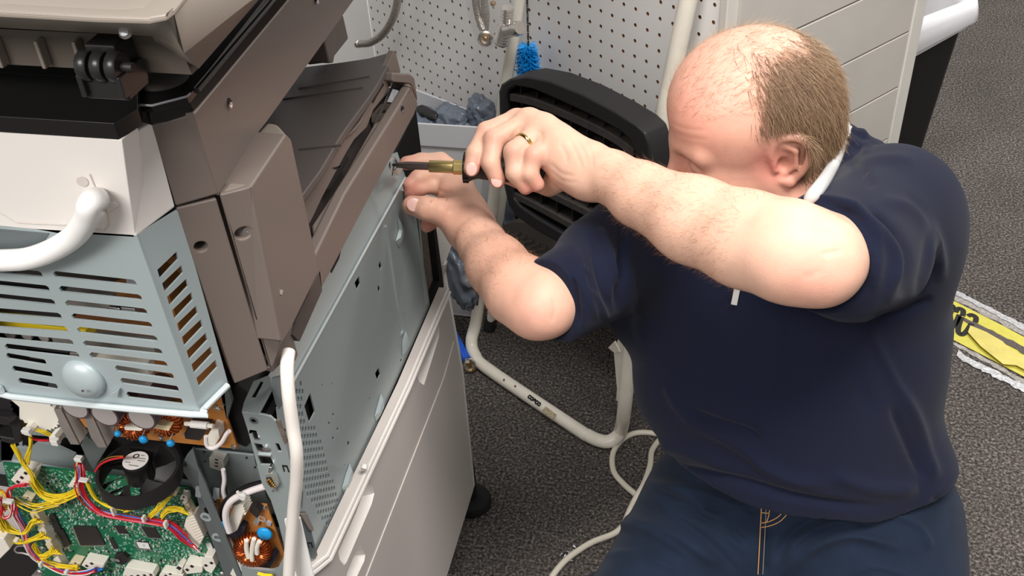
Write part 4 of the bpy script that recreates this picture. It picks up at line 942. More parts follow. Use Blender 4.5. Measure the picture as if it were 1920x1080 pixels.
# ears
for sy in (1, -1):
    ea = nrm(np.array([-.42, 0, 0]) + np.array([0, sy, 0]) * .9)
    def E(x, z, o=0): return H(-.008 + x - max(0, -x) * .3, sy * (.074 + max(0, -x) * .50 + o), z)
    rim_ = [tuple(p[:2]) for p in spl([(a, b, 0) for a, b in [(.008, .004), (.011, .018), (.006, .030), (-.006, .035), (-.018, .030), (-.023, .016), (-.020, .000), (-.013, -.014), (-.003, -.025)]], 3)]
    for a, b in zip(rim_[:-1], rim_[1:]): S.cone(E(*a), E(*b), .0036, .0036, .004)
    S.cone(E(-.003, -.024), E(.004, -.020), .0065, .005, .004)
    S.ell((E(-.006, .008, -.004)), np.array([.020, .0032, .030]) * HS, HA, .003)
    for a, b in (((-.002, .026), (-.012, .016)), ((-.012, .016), (-.010, -.004)), ((-.010, -.004), (-.001, -.012))): S.cone(E(*a, .000), E(*b, .000), .0030, .0030, .003)
    S.cone(E(.009, .004), E(.009, -.004), .0045, .004, .003)
    S.ell(E(.000, .001, .003), np.array([.0075, .006, .0095]) * HS, HA, .002, -1)
# torso under the sweater
c1, c2, c3, c4 = J(1475, 470, 1.30), J(1478, 600, 1.34), J(1468, 740, 1.38), J(1490, 880, 1.43)
def tor(S_, a, b, w0, w1, f, ins=0, k=.05, planes=()): S_.cone(a, b, (w0 - ins) * f, (w1 - ins) * f, k, 1, planes, flat=(lat, 1 / f))
tor(S, c1, c3, .165, .170, .62, .02); tor(S, c3, c4, .150, .110, .60, .03)
S.cone(SL, SR, .045, .045, .03); S.cone(NB - ZU * .02, SL, .05, .045, .04); S.cone(NB - ZU * .02, SR, .05, .045, .04)
# left arm (nearer the camera)
S.cone(SL, EL + (SL - EL) * .1, .050, .043, .02)
ad = nrm(EL - SL)
la = [(1525, 487, 1.00, .0425), (1475, 470, 1.005, .0470), (1400, 449, 1.03, .0465), (1300, 412, 1.065, .0435), (1200, 364, 1.11, .0335), (1148, 333, 1.137, .0275), (1118, 318, 1.15, .0265)]
for a, b in zip(la[:-1], la[1:]): S.cone(J(*a[:3]), J(*b[:3]), a[3], b[3], .012)
S.cone(J(1545, 505, .995), J(1500, 500, .995), .030, .030, .02)
# right arm
S.cone(SR, ER, .050, .038, .02)
ra = [(1006, 566, 1.12, .0350), (975, 545, 1.14, .0385), (932, 498, 1.185, .0345), (902, 455, 1.23, .0275), (884, 428, 1.26, .0255)]
for a, b in zip(ra[:-1], ra[1:]): S.cone(J(*a[:3]), J(*b[:3]), a[3], b[3], .012)
S.cone(J(1020, 582, 1.11), J(1000, 586, 1.12), .024, .024, .02)
def chain(pts, k=.004):
    for a, b in zip(pts[:-1], pts[1:]): S.cone(J(*a[:3]), J(*b[:3]), a[3], b[3], k)
# left hand: on the screwdriver
palmL = [((968, 224, 1.212), .0125), ((994, 224, 1.197), .0130), ((1022, 238, 1.183), .0130), ((1046, 262, 1.170), .0120)]
for i, (c, r) in enumerate(palmL):
    S.cone(J(*c), J(1100, 300 + i * 11, 1.158), r, .0165, .016)
S.cone(J(1030, 292, 1.168), J(1095, 338, 1.145), .0150, .0185, .014)
S.cone(J(1060, 330, 1.165), J(1110, 340, 1.150), .0150, .0200, .012)
S.cone(J(1000, 262, 1.195), J(1100, 310, 1.158), .020, .023, .014)
chain([(968, 224, 1.212, .0118), (912, 247, 1.203, .0112), (890, 288, 1.186, .0100), (884, 316, 1.181, .0092)])
chain([(994, 226, 1.197, .0122), (926, 262, 1.184, .0116), (920, 306, 1.174, .0104), (933, 338, 1.176, .0092)])
chain([(1018, 240, 1.183, .0120), (964, 285, 1.164, .0118), (966, 324, 1.160, .0106), (986, 350, 1.166, .0092)])
chain([(1042, 262, 1.170, .0112), (1002, 292, 1.156, .0108), (992, 324, 1.156, .0098), (1007, 346, 1.161, .0086)])
chain([(1085, 320, 1.190, .017), (1030, 345, 1.215, .0135), (975, 335, 1.236, .0112), (935, 325, 1.240, .0100)], .006)
# right hand: at the edge of the steel panel
S.cone(J(884, 428, 1.262), J(862, 338, 1.298), .024, .0150, .016); S.cone(J(884, 428, 1.262), J(846, 352, 1.292), .024, .0150, .016)
S.cone(J(880, 428, 1.266), J(846, 405, 1.262), .024, .0185, .016); S.cone(J(878, 400, 1.282), J(850, 380, 1.285), .022, .0180, .014)
chain([(850, 408, 1.260, .0185), (826, 397, 1.254, .0150), (800, 391, 1.256, .0142), (773, 385, 1.264, .0122)], .006)
chain([(862, 330, 1.300, .0135), (826, 302, 1.312, .0110), (790, 302, 1.308, .0100), (762, 306, 1.300, .0088)])
chain([(852, 345, 1.300, .0130), (812, 324, 1.304, .0110), (784, 334, 1.292, .0100), (768, 346, 1.288, .0088)])
chain([(846, 360, 1.300, .0125), (808, 346, 1.302, .0108), (784, 354, 1.292, .0098), (770, 362, 1.290, .0085)])
chain([(850, 395, 1.300, .0120), (822, 408, 1.300, .0100), (805, 418, 1.292, .0090), (800, 424, 1.290, .0080)])
# legs inside the jeans (kneeling)
HR_, HL_ = J(1335, 955, 1.47), J(1625, 975, 1.47)
KR, KL = np.array([-.165, .60, .155]), np.array([.275, .62, .17])
for h_, k_ in ((HR_, KR), (HL_, KL)):
    S.cone(h_, k_, .070, .050, .03); S.cone(k_, np.array([k_[0] + .03, k_[1] + .38, .06]), .045, .035, .03)
S.cone(HR_, HL_, .075, .075, .04)
bv_, bq = S.mesh(.0023)
bv_ = smooth_mesh(bv_, bq, 2)
bn = grid_normals(bv_, bq)
# fine creases on skin
bv_ = folds(bv_, bn, [([(1068, 262), (1082, 290), (1092, 318)], 3, -.0007), ([(1050, 268), (1062, 292), (1062, 308)], 3, -.0008), ([(1078, 258), (1094, 284), (1104, 312)], 3, -.0006), ([(1030, 305), (1052, 325), (1078, 330)], 4, -.0009), ([(1030, 318), (1055, 338), (1085, 342)], 3, -.0007), ([(1092, 255), (1108, 285), (1112, 320)], 3, -.0005),
    ([(1012, 245), (1016, 258), (1012, 272)], 4, -.0012), ([(976, 236), (966, 250), (955, 262)], 4, -.0010), ([(1540, 478), (1565, 472), (1580, 470)], 5, -.0012), ([(1505, 520), (1525, 515), (1540, 505)], 6, -.0006),
    ([(796, 380), (802, 392), (797, 408)], 2.5, -.0007), ([(790, 380), (795, 392), (791, 406)], 2.5, -.0006), ([(1258, 228), (1280, 240), (1330, 246)], 3, -.0005), ([(1262, 245), (1290, 258), (1330, 262)], 3, -.0004), ([(820, 355), (838, 362), (848, 358)], 3, -.0012), ([(838, 400), (850, 385), (862, 372)], 4, -.0008), ([(1035, 560), (1040, 580), (1034, 605)], 3, -.0009)])
# tint
base = np.array(srgb(232, 186, 162)); T_ = np.tile(base, (len(bv_), 1))
def spot(c, r, col, a):
    global T_
    w_ = a * np.exp(-(np.linalg.norm(bv_ - c, axis=1) / r) ** 2); T_ = T_ * (1 - w_[:, None]) + np.array(col) * w_[:, None]
red = srgb(214, 122, 112); pink = srgb(232, 168, 150)
spot(H(0, .08, .005), .034, red, .75); spot(H(.10, 0, -.02), .03, red, .6); spot(H(.07, .045, -.03), .035, red, .5); spot(H(.06, .03, .08), .06, srgb(236, 160, 145), .6); spot(H(0, 0, .13), .06, srgb(230, 165, 148), .5)
for c in ((890, 318, 1.18), (935, 342, 1.176), (986, 352, 1.165), (1007, 348, 1.16), (775, 387, 1.262), (762, 306, 1.30), (768, 346, 1.288), (772, 364, 1.29), (803, 422, 1.29)): spot(J(*c), .013, red, .6)
for c in ((964, 288, 1.155), (1002, 292, 1.148), (926, 262, 1.176), (910, 248, 1.195), (845, 360, 1.28)): spot(J(*c), .012, red, .32)
spot(J(1525, 520, .97), .035, red, .35); spot(J(1000, 600, 1.09), .05, srgb(206, 130, 118), .35); spot(J(940, 500, 1.15), .06, srgb(190, 130, 108), .45); spot(J(850, 400, 1.25), .05, srgb(214, 140, 120), .35)
spot(H(-.02, .06, -.06), .05, srgb(205, 130, 115), .5)
# shaved-hair shadow colour of the scalp where hair grows, and whisker tone
hx = (bv_ - Hc) @ np.array(HA).T / HS
# hair region: fringe from temple round the back
def hairmask(q):
    x, y, z = q[:, 0], q[:, 1], q[:, 2]
    line = np.clip((.020 - x) / .026, 0, 1)                        # behind the temples
    up_ = np.clip((z - (-.045 - .0 * x)) / .018, 0, 1)
    side = np.clip((z + .004 - (x + .004) * 1.6) / .01, 0, 1)
    rr = np.sqrt((x + .022) ** 2 + (y * 1.0) ** 2); bald = np.clip((rr - .034) / .034, 0, 1)
    tz = np.clip((z - .080) / .022, 0, 1); top = 1 - tz * (1 - (bald * .9 + .04))
    front = 1 - np.clip((z - .05) / .03, 0, 1) * (1 - np.clip((.018 - x) / .045, 0, 1))
    return line * up_ * side * top * np.clip(front + .04, 0, 1) * (np.linalg.norm(q, axis=1) < .17)
hm = hairmask(hx); T_ = T_ * (1 - .45 * hm[:, None]) + np.array(srgb(140, 104, 82)) * .45 * hm[:, None]
jaw = np.clip((-.025 - hx[:, 2]) / .02, 0, 1) * (np.linalg.norm(hx, axis=1) < .15) * (hx[:, 0] > -.01); T_ = T_ * (1 - .22 * jaw[:, None]) + np.array(srgb(176, 130, 115)) * .22 * jaw[:, None]
m_skin = mat('skin', srgb(226, 172, 150), .48, noise_amt=.07, nscale=55, bump=.25, bscale=700, attr=True, sss=.12, spec=.42)
body = to_mesh('body', bv_, bq, m_skin, man, T_)

# --- sweater
m_nav = mat('navy_knit', srgb(23, 27, 46), .95, sheen=.06, bump=.35, bscale=2200, noise_amt=.10, nscale=12, spec=.2)
W_ = SDF()
hemp = (J(1430, 930, 1.29), nrm(np.array([.08, -.05, 1.0])))
hem_c = hemp[0]
tor(W_, c1, c2, .150, .172, .62, 0, .06); tor(W_, c2, c3, .172, .168, .66, 0, .06); tor(W_, c3, c4 + (c4 - c3) * .5, .168, .178, .70, 0, .06, planes=[(hem_c, hemp[1])])
W_.cone(J(1600, 905, 1.40), J(1690, 915, 1.42), .062, .066, .05, planes=[(hem_c, hemp[1])])
W_.cone(J(1465, 760, 1.36), J(1470, 850, 1.38), .125, .125, .05, planes=[(hem_c, hemp[1])])
W_.cone(NB + ZU * -.045, SL + np.array([0, 0, -.005]), .052, .058, .05); W_.cone(NB + ZU * -.045, SR, .052, .055, .05); W_.cone(SL - ZU * .06, SR - ZU * .06, .085, .080, .05)
CL = J(1536, 474, 1.02); aL = nrm(SL - J(1530, 486, 1.0))
W_.cone(SL, CL - aL * .03, .063, .0555, .05, planes=[(CL, aL)])
W_.cone(J(1660, 500, 1.14), J(1600, 520, 1.06), .045, .045, .03, planes=[(CL + aL * .01, aL)])
CR_ = J(1036, 554, 1.11); aR = nrm(SR - ER)
W_.cone(SR, J(1050, 556, 1.125), .064, .0500, .04, planes=[(CR_, aR)])
W_.cone(J(1110, 470, 1.19), J(1150, 440, 1.21), .034, .036, .03)
# stand-up collar
cc0 = H(-.044, 0, -.088); cax = nrm(H(-.03, 0, -.03) - NB)
ce1 = nrm(hf - cax * np.dot(hf, cax)); ce2 = np.cross(cax, ce1); Kc = 20
def collar_pt(t, r, h): return cc0 + (ce1 * math.cos(t) * 1.10 + ce2 * math.sin(t)) * r + cax * (h - .018 * math.cos(t))
for i in range(Kc):
    t0_, t1_ = 2 * PI * i / Kc, 2 * PI * (i + 1) / Kc
    for h_, r_ in ((.016, .0060), (.004, .0075), (-.008, .009), (-.024, .013)): W_.cone(collar_pt(t0_, .071 + (0.006 - h_) * .3, h_), collar_pt(t1_, .071 + (0.006 - h_) * .3, h_), r_, r_, .008)
wv, wq = W_.mesh(.0034); wv = smooth_mesh(wv, wq, 2); wn = grid_normals(wv, wq)
FW = [([(1525, 385), (1570, 400), (1615, 440), (1640, 490), (1635, 540)], 9, .006), ([(1560, 372), (1620, 395), (1665, 450), (1680, 500), (1660, 570)], 9, .007), ([(1540, 378), (1590, 412), (1612, 470), (1610, 530), (1585, 575)], 6, -.004), ([(1600, 378), (1660, 420), (1700, 480), (1690, 560)], 11, -.006),
      ([(1650, 370), (1720, 400), (1755, 460), (1765, 530)], 12, .007), ([(1700, 360), (1740, 420), (1735, 500), (1720, 560)], 9, -.004), ([(1640, 400), (1668, 430), (1682, 450)], 6, -.005), ([(1580, 330), (1640, 300), (1720, 300)], 10, .003),
      ([(1185, 390), (1178, 480), (1186, 560), (1205, 650)], 9, .004), ([(1170, 400), (1165, 500), (1160, 590)], 8, -.007), ([(1085, 462), (1095, 530), (1120, 600)], 7, .005), ([(1110, 440), (1125, 510), (1150, 590)], 7, -.006), ([(1060, 480), (1075, 540), (1085, 610)], 6, -.004), ([(1125, 425), (1145, 480), (1165, 540)], 7, .006), ([(1105, 545), (1120, 560), (1140, 600)], 6, .005), ([(1095, 500), (1103, 515)], 6, .004),
      ([(1280, 765), (1340, 790), (1400, 810), (1425, 830)], 8, -.008), ([(1280, 790), (1350, 815), (1400, 845), (1440, 880), (1500, 905), (1560, 908)], 12, .008), ([(1250, 870), (1320, 885), (1400, 905), (1480, 930), (1560, 945), (1660, 950)], 8, -.009), ([(1225, 830), (1300, 850), (1370, 880)], 12, .006), ([(1560, 890), (1640, 915), (1720, 915)], 14, .008), ([(1250, 720), (1270, 760), (1300, 790)], 9, .004),
      ([(1680, 720), (1715, 780), (1735, 850), (1755, 900)], 12, .007), ([(1670, 760), (1700, 830), (1730, 900)], 9, -.006), ([(1620, 600), (1650, 660), (1690, 740)], 10, .005), ([(1460, 600), (1455, 680), (1440, 760)], 16, .003), ([(1550, 640), (1600, 700), (1630, 780)], 18, -.004), ([(1745, 930), (1762, 950), (1748, 990)], 8, -.004),
      ([(1350, 585), (1360, 570), (1378, 556)], 3, -.003), ([(1610, 240), (1625, 262), (1618, 290)], 6, .004), ([(1590, 300), (1620, 320), (1640, 350)], 8, -.004), ([(1640, 600), (1690, 590), (1750, 560)], 8, -.007)]
wv = folds(wv, wn, FW); wn = grid_normals(wv, wq)
nz = np.array([noise.noise(Vector(p * 7.0)) for p in wv]); wv = wv + wn * (nz * .0035)[:, None]
swt = to_mesh('sweater', wv, wq, m_nav, man)
def on_sweater(u, v):
    uv, dz = proj_all(wv); m_ = np.hypot(uv[:, 0] - u, uv[:, 1] - v) < 9; D_ = np.linalg.norm(wv[m_] - CAM, axis=1).min() if m_.any() else 1.18; return J(u, v, D_ + .001)
def spl2(l): return [(a[0], a[1]) for a in spl([(a, b, 0) for a, b in l], 5)]
# T-shirt collar
T2 = SDF()
for i in range(Kc):
    t0_, t1_ = 2 * PI * i / Kc, 2 * PI * (i + 1) / Kc
    for h_ in (.004, .012, .020): T2.cone(collar_pt(t0_, .067, h_), collar_pt(t1_, .067, h_), .0058, .0058, .004)
tv, tq = T2.mesh(.0022); to_mesh('undershirt_collar', tv, tq, mat('white_jersey', srgb(192, 191, 190), .85, bump=.2, bscale=1500), man)
band_pts = [on_sweater(u, v) for u, v in spl2([(1512, 380), (1524, 366), (1541, 345), (1558, 318), (1570, 290), (1577, 262)])]
band_pts = [sum(band_pts[max(i - 2, 0):i + 3]) / len(band_pts[max(i - 2, 0):i + 3]) for i in range(len(band_pts))]
tube('undershirt_collar', band_pts, [.0068 * (.5 + .5 * math.sin(min(1, i / 8 + .2) * PI / 2)) for i in range(len(band_pts))], mat('white_jersey', (1, 1, 1)), man, seg=12, angle=180)
# zip pull
zp0, zp1 = J(1381, 545, 1.205), J(1377, 571, 1.207)
def on_surface(u, v, V_, lift=.002, rad=14):
    uv, dz = proj_all(V_); m_ = (np.hypot(uv[:, 0] - u, uv[:, 1] - v) < rad); 
    if not m_.any(): return J(u, v, 1.2)
    D_ = np.linalg.norm(V_[m_] - CAM, axis=1).min(); return J(u, v, D_ - lift)
zp0, zp1 = on_surface(1382, 542, wv, .003, 6), on_surface(1376, 572, wv, .003, 6); zd_ = nrm(zp1 - zp0)
MB().box((zp0 + zp1) / 2, (.0035, np.linalg.norm(zp1 - zp0) / 2, .0010), [nrm(np.cross(zd_, CAM - zp0)), zd_, nrm(CAM - zp0)]).build('zip_pull', mat('zip_white', srgb(205, 200, 198), .4, .2), swt, bevel=.0006)

# --- jeans
m_den = mat('dark_denim', srgb(25, 36, 54), .85, noise_amt=.22, nscale=18, bump=.5, bscale=1600, sheen=.05, spec=.2)
Jn = SDF()
Jn.cone(HR_ + np.array([.012, 0, -.02]), KR, .106, .094, .04); Jn.cone(HL_ + np.array([0, 0, -.005]), KL, .122, .084, .04)
Jn.cone(HR_ + np.array([.04, -.005, .01]), HL_ + np.array([-.04, -.005, .01]), .112, .112, .05)
for k_ in (KR, KL): Jn.cone(k_, np.array([k_[0] + .03, k_[1] + .36, .07]), .074, .056, .03)
jv, jq = Jn.mesh(.0042); jv = smooth_mesh(jv, jq, 2); jn = grid_normals(jv, jq)
FJ = [([(1215, 905), (1330, 930), (1420, 975)], 12, .010), ([(1160, 975), (1260, 1000), (1350, 1060)], 14, .010), ([(1470, 1080), (1520, 1030), (1600, 1005), (1690, 1030)], 10, .010), ([(1500, 960), (1560, 955), (1640, 985)], 9, -.009), ([(1240, 945), (1330, 975), (1400, 1020)], 8, -.009), ([(1215, 905), (1290, 935), (1350, 985), (1400, 1040)], 7, .006), ([(1190, 940), (1270, 975), (1330, 1020), (1390, 1080)], 7, -.005), ([(1230, 920), (1310, 950), (1420, 960)], 6, -.005), ([(1470, 1060), (1500, 1010), (1560, 980), (1640, 975)], 8, .008), ([(1455, 1050), (1485, 1000), (1550, 965), (1620, 955)], 7, -.008), ([(1440, 990), (1435, 1040), (1432, 1080)], 7, -.010), ([(1660, 960), (1720, 985), (1745, 1030)], 7, .005), ([(1150, 985), (1220, 1000), (1300, 1050)], 6, .004), ([(1130, 1040), (1200, 1040), (1280, 1075)], 7, .004), ([(1600, 1075), (1640, 1062), (1700, 1080)], 5, .003)]
jv = folds(jv, jn, FJ); jn = grid_normals(jv, jq)
nz = np.array([noise.noise(Vector(p * 9.0)) for p in jv]); jv = jv + jn * (nz * .003)[:, None]
jeans = to_mesh('jeans', jv, jq, m_den, man)
m_st = mat('stitch_orange', srgb(196, 142, 88), .7)
def stitch(pts, r=.0006, m=m_st, lift=.0012, name='stitching'):
    P = [on_surface(u, v, jv, lift, 9) for u, v in [(a[0], a[1]) for a in spl([(a, b, 0) for a, b in pts], 6)]]
    P = [sum(P[max(i - 1, 0):i + 2]) / len(P[max(i - 1, 0):i + 2]) for i in range(len(P))]
    tube(name, P, r, m, jeans, seg=5)
fly = [(1428, 946), (1426, 985), (1424, 1025), (1421, 1080)]
stitch(fly); stitch([(a + 9, b) for a, b in fly], .0004, mat('stitch_pale', srgb(150, 135, 120), .7)); 
stitch([(1427, 989), (1444, 986), (1462, 978), (1475, 965), (1481, 955)]); stitch([(1427, 981), (1442, 978), (1458, 970), (1468, 960), (1473, 952)]); stitch([(1428, 961), (1442, 962), (1442, 952)]); stitch([(1443, 962), (1437, 981)]); stitch([(1428, 944), (1447, 945)])

# --- wedding ring
def fing(a, b, t): return J(*a) + (J(*b) - J(*a)) * t
ra_, rb_ = J(1018, 240, 1.183), J(964, 285, 1.164); rc = ra_ + (rb_ - ra_) * .62; ax_ = nrm(rb_ - ra_)
ring_ = MB().lathe([(.0126, -.0022), (.0132, -.0015), (.0133, .0015), (.0126, .0022), (.0115, .0018), (.0115, -.0018), (.0126, -.0022)], rc, ax_, 36, cap=False).build('wedding_ring', mat('gold', srgb(225, 190, 120), .15, 1.0), man, angle=60)
# nails
m_nail = mat('nail', srgb(236, 190, 178), .25)
for (u, v, tip, nx_, r1, r2) in ((884, 317, (884, 330), 0, .0062, .0075), (931, 340, (938, 350), 0, .0058, .0070), (776, 384, (768, 383), 0, .0080, .0085)):
    p = on_surface(u, v, bv_, .0004, 5); n_ = nrm(CAM - p); t_ = J(*tip, np.linalg.norm(p - CAM)) - p; t_ = nrm(t_ - n_ * np.dot(t_, n_)); s_ = np.cross(n_, t_)
    mb = MB(); vs = [p + n_ * .0006]; K_ = 14
    for k in range(K_): a = 2 * PI * k / K_; vs.append(p + t_ * r2 * math.cos(a) + s_ * r1 * math.sin(a) - n_ * .0016)
    mb.add(vs, [(0, 1 + k, 1 + (k + 1) % K_) for k in range(K_)]).build('fingernail', m_nail, body, angle=180)
# --- hair: many fine strands
m_hair = bpy.data.materials.new('hair'); m_hair.use_nodes = True; hb = m_hair.node_tree.nodes['Principled BSDF']
hat = m_hair.node_tree.nodes.new('ShaderNodeAttribute'); hat.attribute_name = 'tint'; m_hair.node_tree.links.new(hat.outputs['Color'], hb.inputs['Base Color']); hb.inputs['Roughness'].default_value = .45
rng = np.random.default_rng(5)
def strands(name, roots, norms, dirs, lens, cols, r=.00016, gravity=.0, nseg=3, lay=.5, jit=.25):
    n = len(roots); V_ = []; C_ = []; F_ = []
    d = dirs + rng.normal(0, jit, (n, 3)) * np.linalg.norm(dirs, axis=1)[:, None]; d = d / np.linalg.norm(d, axis=1)[:, None]
    side = np.cross(d, norms); side /= np.linalg.norm(side, axis=1)[:, None] + 1e-9
    P = roots.copy(); step = lens / nseg; dirc = nrm_rows(d * (1 - lay) + norms * lay)
    rows = []
    for i in range(nseg + 1):
        w_ = r * (1 - .75 * i / nseg) ; rows.append((P - side * w_, P + side * w_, P + norms * w_ * 1.2))
        dirc = nrm_rows(dirc * .6 + d * .4 - norms * .04); P = P + dirc * step[:, None]
    V_ = np.stack([x for rw in rows for x in rw], 1); k = V_.shape[1]; V_ = V_.reshape(-1, 3); base_ = (np.arange(n) * k)[:, None]
    f = []
    for i in range(nseg):
        for a, b in ((0, 1), (1, 2), (2, 0)): f.append([i * 3 + a, i * 3 + b, i * 3 + 3 + b, i * 3 + 3 + a])
    F_ = (base_[:, :, None] + np.array(f)[None]).reshape(-1, 4)
    me = bpy.data.meshes.new(name); me.from_pydata(V_.tolist(), [], F_.tolist()); me.update()
    at = me.color_attributes.new('tint', 'FLOAT_COLOR', 'POINT'); cc = np.repeat(np.concatenate([cols, np.ones((n, 1))], 1), k, 0); at.data.foreach_set('color', cc.astype(np.float32).ravel())
    return tag(link(name, me, m_hair, man, angle=180), kind='stuff')
def nrm_rows(a): return a / (np.linalg.norm(a, axis=1)[:, None] + 1e-12)
earv = (((hx[:, 0] + .006) / .030) ** 2 + ((hx[:, 2] - .006) / .042) ** 2 < 1) & (np.abs(hx[:, 1]) > .05)
pr = hm ** 1.2 * (~earv) * (hx[:, 2] > -.06); pr = pr / pr.sum()
N_h = 27000; idx = rng.choice(len(bv_), N_h, p=pr); rt_ = bv_[idx] + rng.normal(0, .0009, (N_h, 3)); nn_ = bn[idx]; q_ = hx[idx]
# combed: back and downward on the sides, forward/back on top
crown = np.array([-.045, 0, .11]); dv = q_ - crown; loc = np.stack([dv[:, 0] * .25 - .35 * np.abs(dv[:, 0] > .0) * .02 - .012, dv[:, 1] * .35, -np.abs(dv[:, 2]) - .03], 1); loc = nrm_rows(loc); dworld = loc @ np.array(HA)
dworld = dworld - nn_ * np.einsum('ij,ij->i', dworld, nn_)[:, None]; dworld = nrm_rows(dworld)
ln = np.where(q_[:, 2] > .09, .020, np.where(q_[:, 2] < -.01, .006, np.where((q_[:, 2] < .055) & (q_[:, 0] > -.035), .009, .021))) * rng.uniform(.6, 1.15, N_h)
mixc = rng.random(N_h)[:, None]; cA, cB, cG = np.array(srgb(112, 84, 62)), np.array(srgb(188, 156, 122)), np.array(srgb(190, 182, 172)); cols = cA * (1 - mixc ** 1.3) + cB * mixc ** 1.3
temple = np.exp(-(((q_[:, 0] - .012) / .02) ** 2 + ((q_[:, 2] - .01) / .03) ** 2))[:, None] * (rng.random(N_h)[:, None] > .4); cols = cols * (1 - temple) + cG * temple
strands('hair', rt_, nn_, dworld, ln, cols, r=.00026, lay=.30, jit=.20)
# wispy front hair and brows, arm hair
top_m = (hx[:, 2] > .075) & (np.linalg.norm(hx, axis=1) < .17) & (hx[:, 0] > -.05); ids_ = np.nonzero(top_m)[0]; N_t = 1500; idx = rng.choice(ids_, N_t); dw = (np.array([-.9, 0, .1]) @ np.array(HA)) + np.zeros((N_t, 3)); nn_ = bn[idx]; dw = nrm_rows(dw - nn_ * np.einsum('ij,ij->i', dw, nn_)[:, None])
strands('wispy_hair', bv_[idx], nn_, dw, rng.uniform(.010, .022, N_t), np.tile(srgb(196, 160, 128), (N_t, 1)), r=.00012, lay=.45, jit=.5)
for sy in (1, -1):
    bm_ = (np.abs(hx[:, 1] - sy * .030) < .018) & (np.abs(hx[:, 2] - .026) < .006) & (hx[:, 0] > .06); ids_ = np.nonzero(bm_)[0]
    if len(ids_):
        idx = rng.choice(ids_, 260); dw = np.tile(np.array([-.2, sy * 1.0, .15]) @ np.array(HA), (260, 1)); strands('eyebrow', bv_[idx], bn[idx], dw, rng.uniform(.005, .009, 260), np.tile(srgb(176, 138, 108), (260, 1)), r=.00014, lay=.3)
def armhair(a, b, rad, n, name='arm_hair'):
    t = (bv_ - a) @ (b - a) / np.dot(b - a, b - a); dd = np.linalg.norm(bv_ - a - np.clip(t, 0, 1)[:, None] * (b - a), axis=1); ids_ = np.nonzero((t > 0.05) & (t < .95) & (dd < rad))[0]; idx = rng.choice(ids_, n); ax = nrm(b - a)
    dw = np.tile(ax, (n, 1)) + np.array([0, 0, -.3]); strands(name, bv_[idx], bn[idx], dw, rng.uniform(.006, .013, n), np.tile(srgb(170, 118, 80), (n, 1)), r=.00007, lay=.4, jit=.5)
armhair(J(1450, 450, 1.02), J(1140, 330, 1.14), .07, 2600); armhair(J(1000, 560, 1.12), J(895, 445, 1.25), .06, 1600)

# ============================================================ screwdriver in his fist
tp_ = U(735, 309, X(-.393)); he_ = J(1024, 320, 1.212); da = nrm(he_ - tp_); Ls_ = np.linalg.norm(he_ - tp_)
sdv = empty('screwdriver', tuple(tp_), 'screwdriver with dark shank, brass collar and black knurled handle held in the man\'s fist', 'screwdriver')
m_shank = mat('dark_shank', srgb(92, 80, 76), .4, .7); m_brass = mat('collar_brass', srgb(190, 168, 112), .32, .9)
def al_(u): return np.linalg.norm(J(u, 309, 1.27) - J(735, 309, 1.27)) / np.linalg.norm(J(1024, 309, 1.27) - J(735, 309, 1.27)) * Ls_
MB().lathe([(.0012, 0), (.0032, .006), (.0034, .010), (.0046, .018), (.0046, al_(806))], tp_, da, 6).build('shank', m_shank, sdv)
MB().lathe([(.0068, al_(805)), (.0072, al_(806)), (.0072, al_(850))], tp_, da, 24).build('collar', m_brass, sdv)
MB().lathe([(.0078, al_(850)), (.0088, al_(851)), (.0088, al_(869))], tp_, da, 6).build('hex_collar', m_brass, sdv, bevel=.0005)
prof = [(.0150, al_(869)), (.0165, al_(870.5)), (.0168, al_(880)), (.0140, al_(888)), (.0125, al_(898)), (.0140, al_(920)), (.0155, al_(960)), (.0155, al_(1000)), (.0135, al_(1018)), (.006, al_(1024))]
hd = MB().lathe(prof, tp_, da, 30).build('handle', m_blk, sdv)
mb = MB(); rf = nrm(np.cross(da, ZU)); rg = np.cross(da, rf)
for k in range(16):
    a = 2 * PI * k / 16; dd = rf * math.cos(a) + rg * math.sin(a); mb.box(tp_ + da * (al_(875)) + dd * .0168, (.006 * .55, .0016, .0014), [da, np.cross(da, dd), dd])
mb.build('knurl', m_gloss, hd, bevel=.0005)
# ============================================================ inside of the copier: boards, fan, wiring
def blk(name, pts, y, h, m, par, bevel=.0004, taper=1.0):
    """block standing h proud of the plane y towards the back of the machine; pts = its outer face"""
    o = px(pts, Y(y - h)); c = sum(o) / len(o); b = [c + (p - c) / taper + np.array([0, h, 0]) for p in o]
    return prism(name, o, b, m, par, bevel=bevel)
def z3(l): return [(a / 3, 720 + b / 3) for a, b in l]
def z6a(l): return [(a / 6, 720 + b / 6) for a, b in l]            # crop at 0,720
def z6b(l): return [(200 + a / 6, 740 + b / 6) for a, b in l]
def z6c(l): return [(a / 6, 900 + b / 6) for a, b in l]
def z6d(l): return [(200 + a / 6, 900 + b / 6) for a, b in l]
def z6e(l): return [(400 + a / 6, 690 + b / 6) for a, b in l]
def z6f(l): return [(400 + a / 5.14, 870 + b / 5.14) for a, b in l]
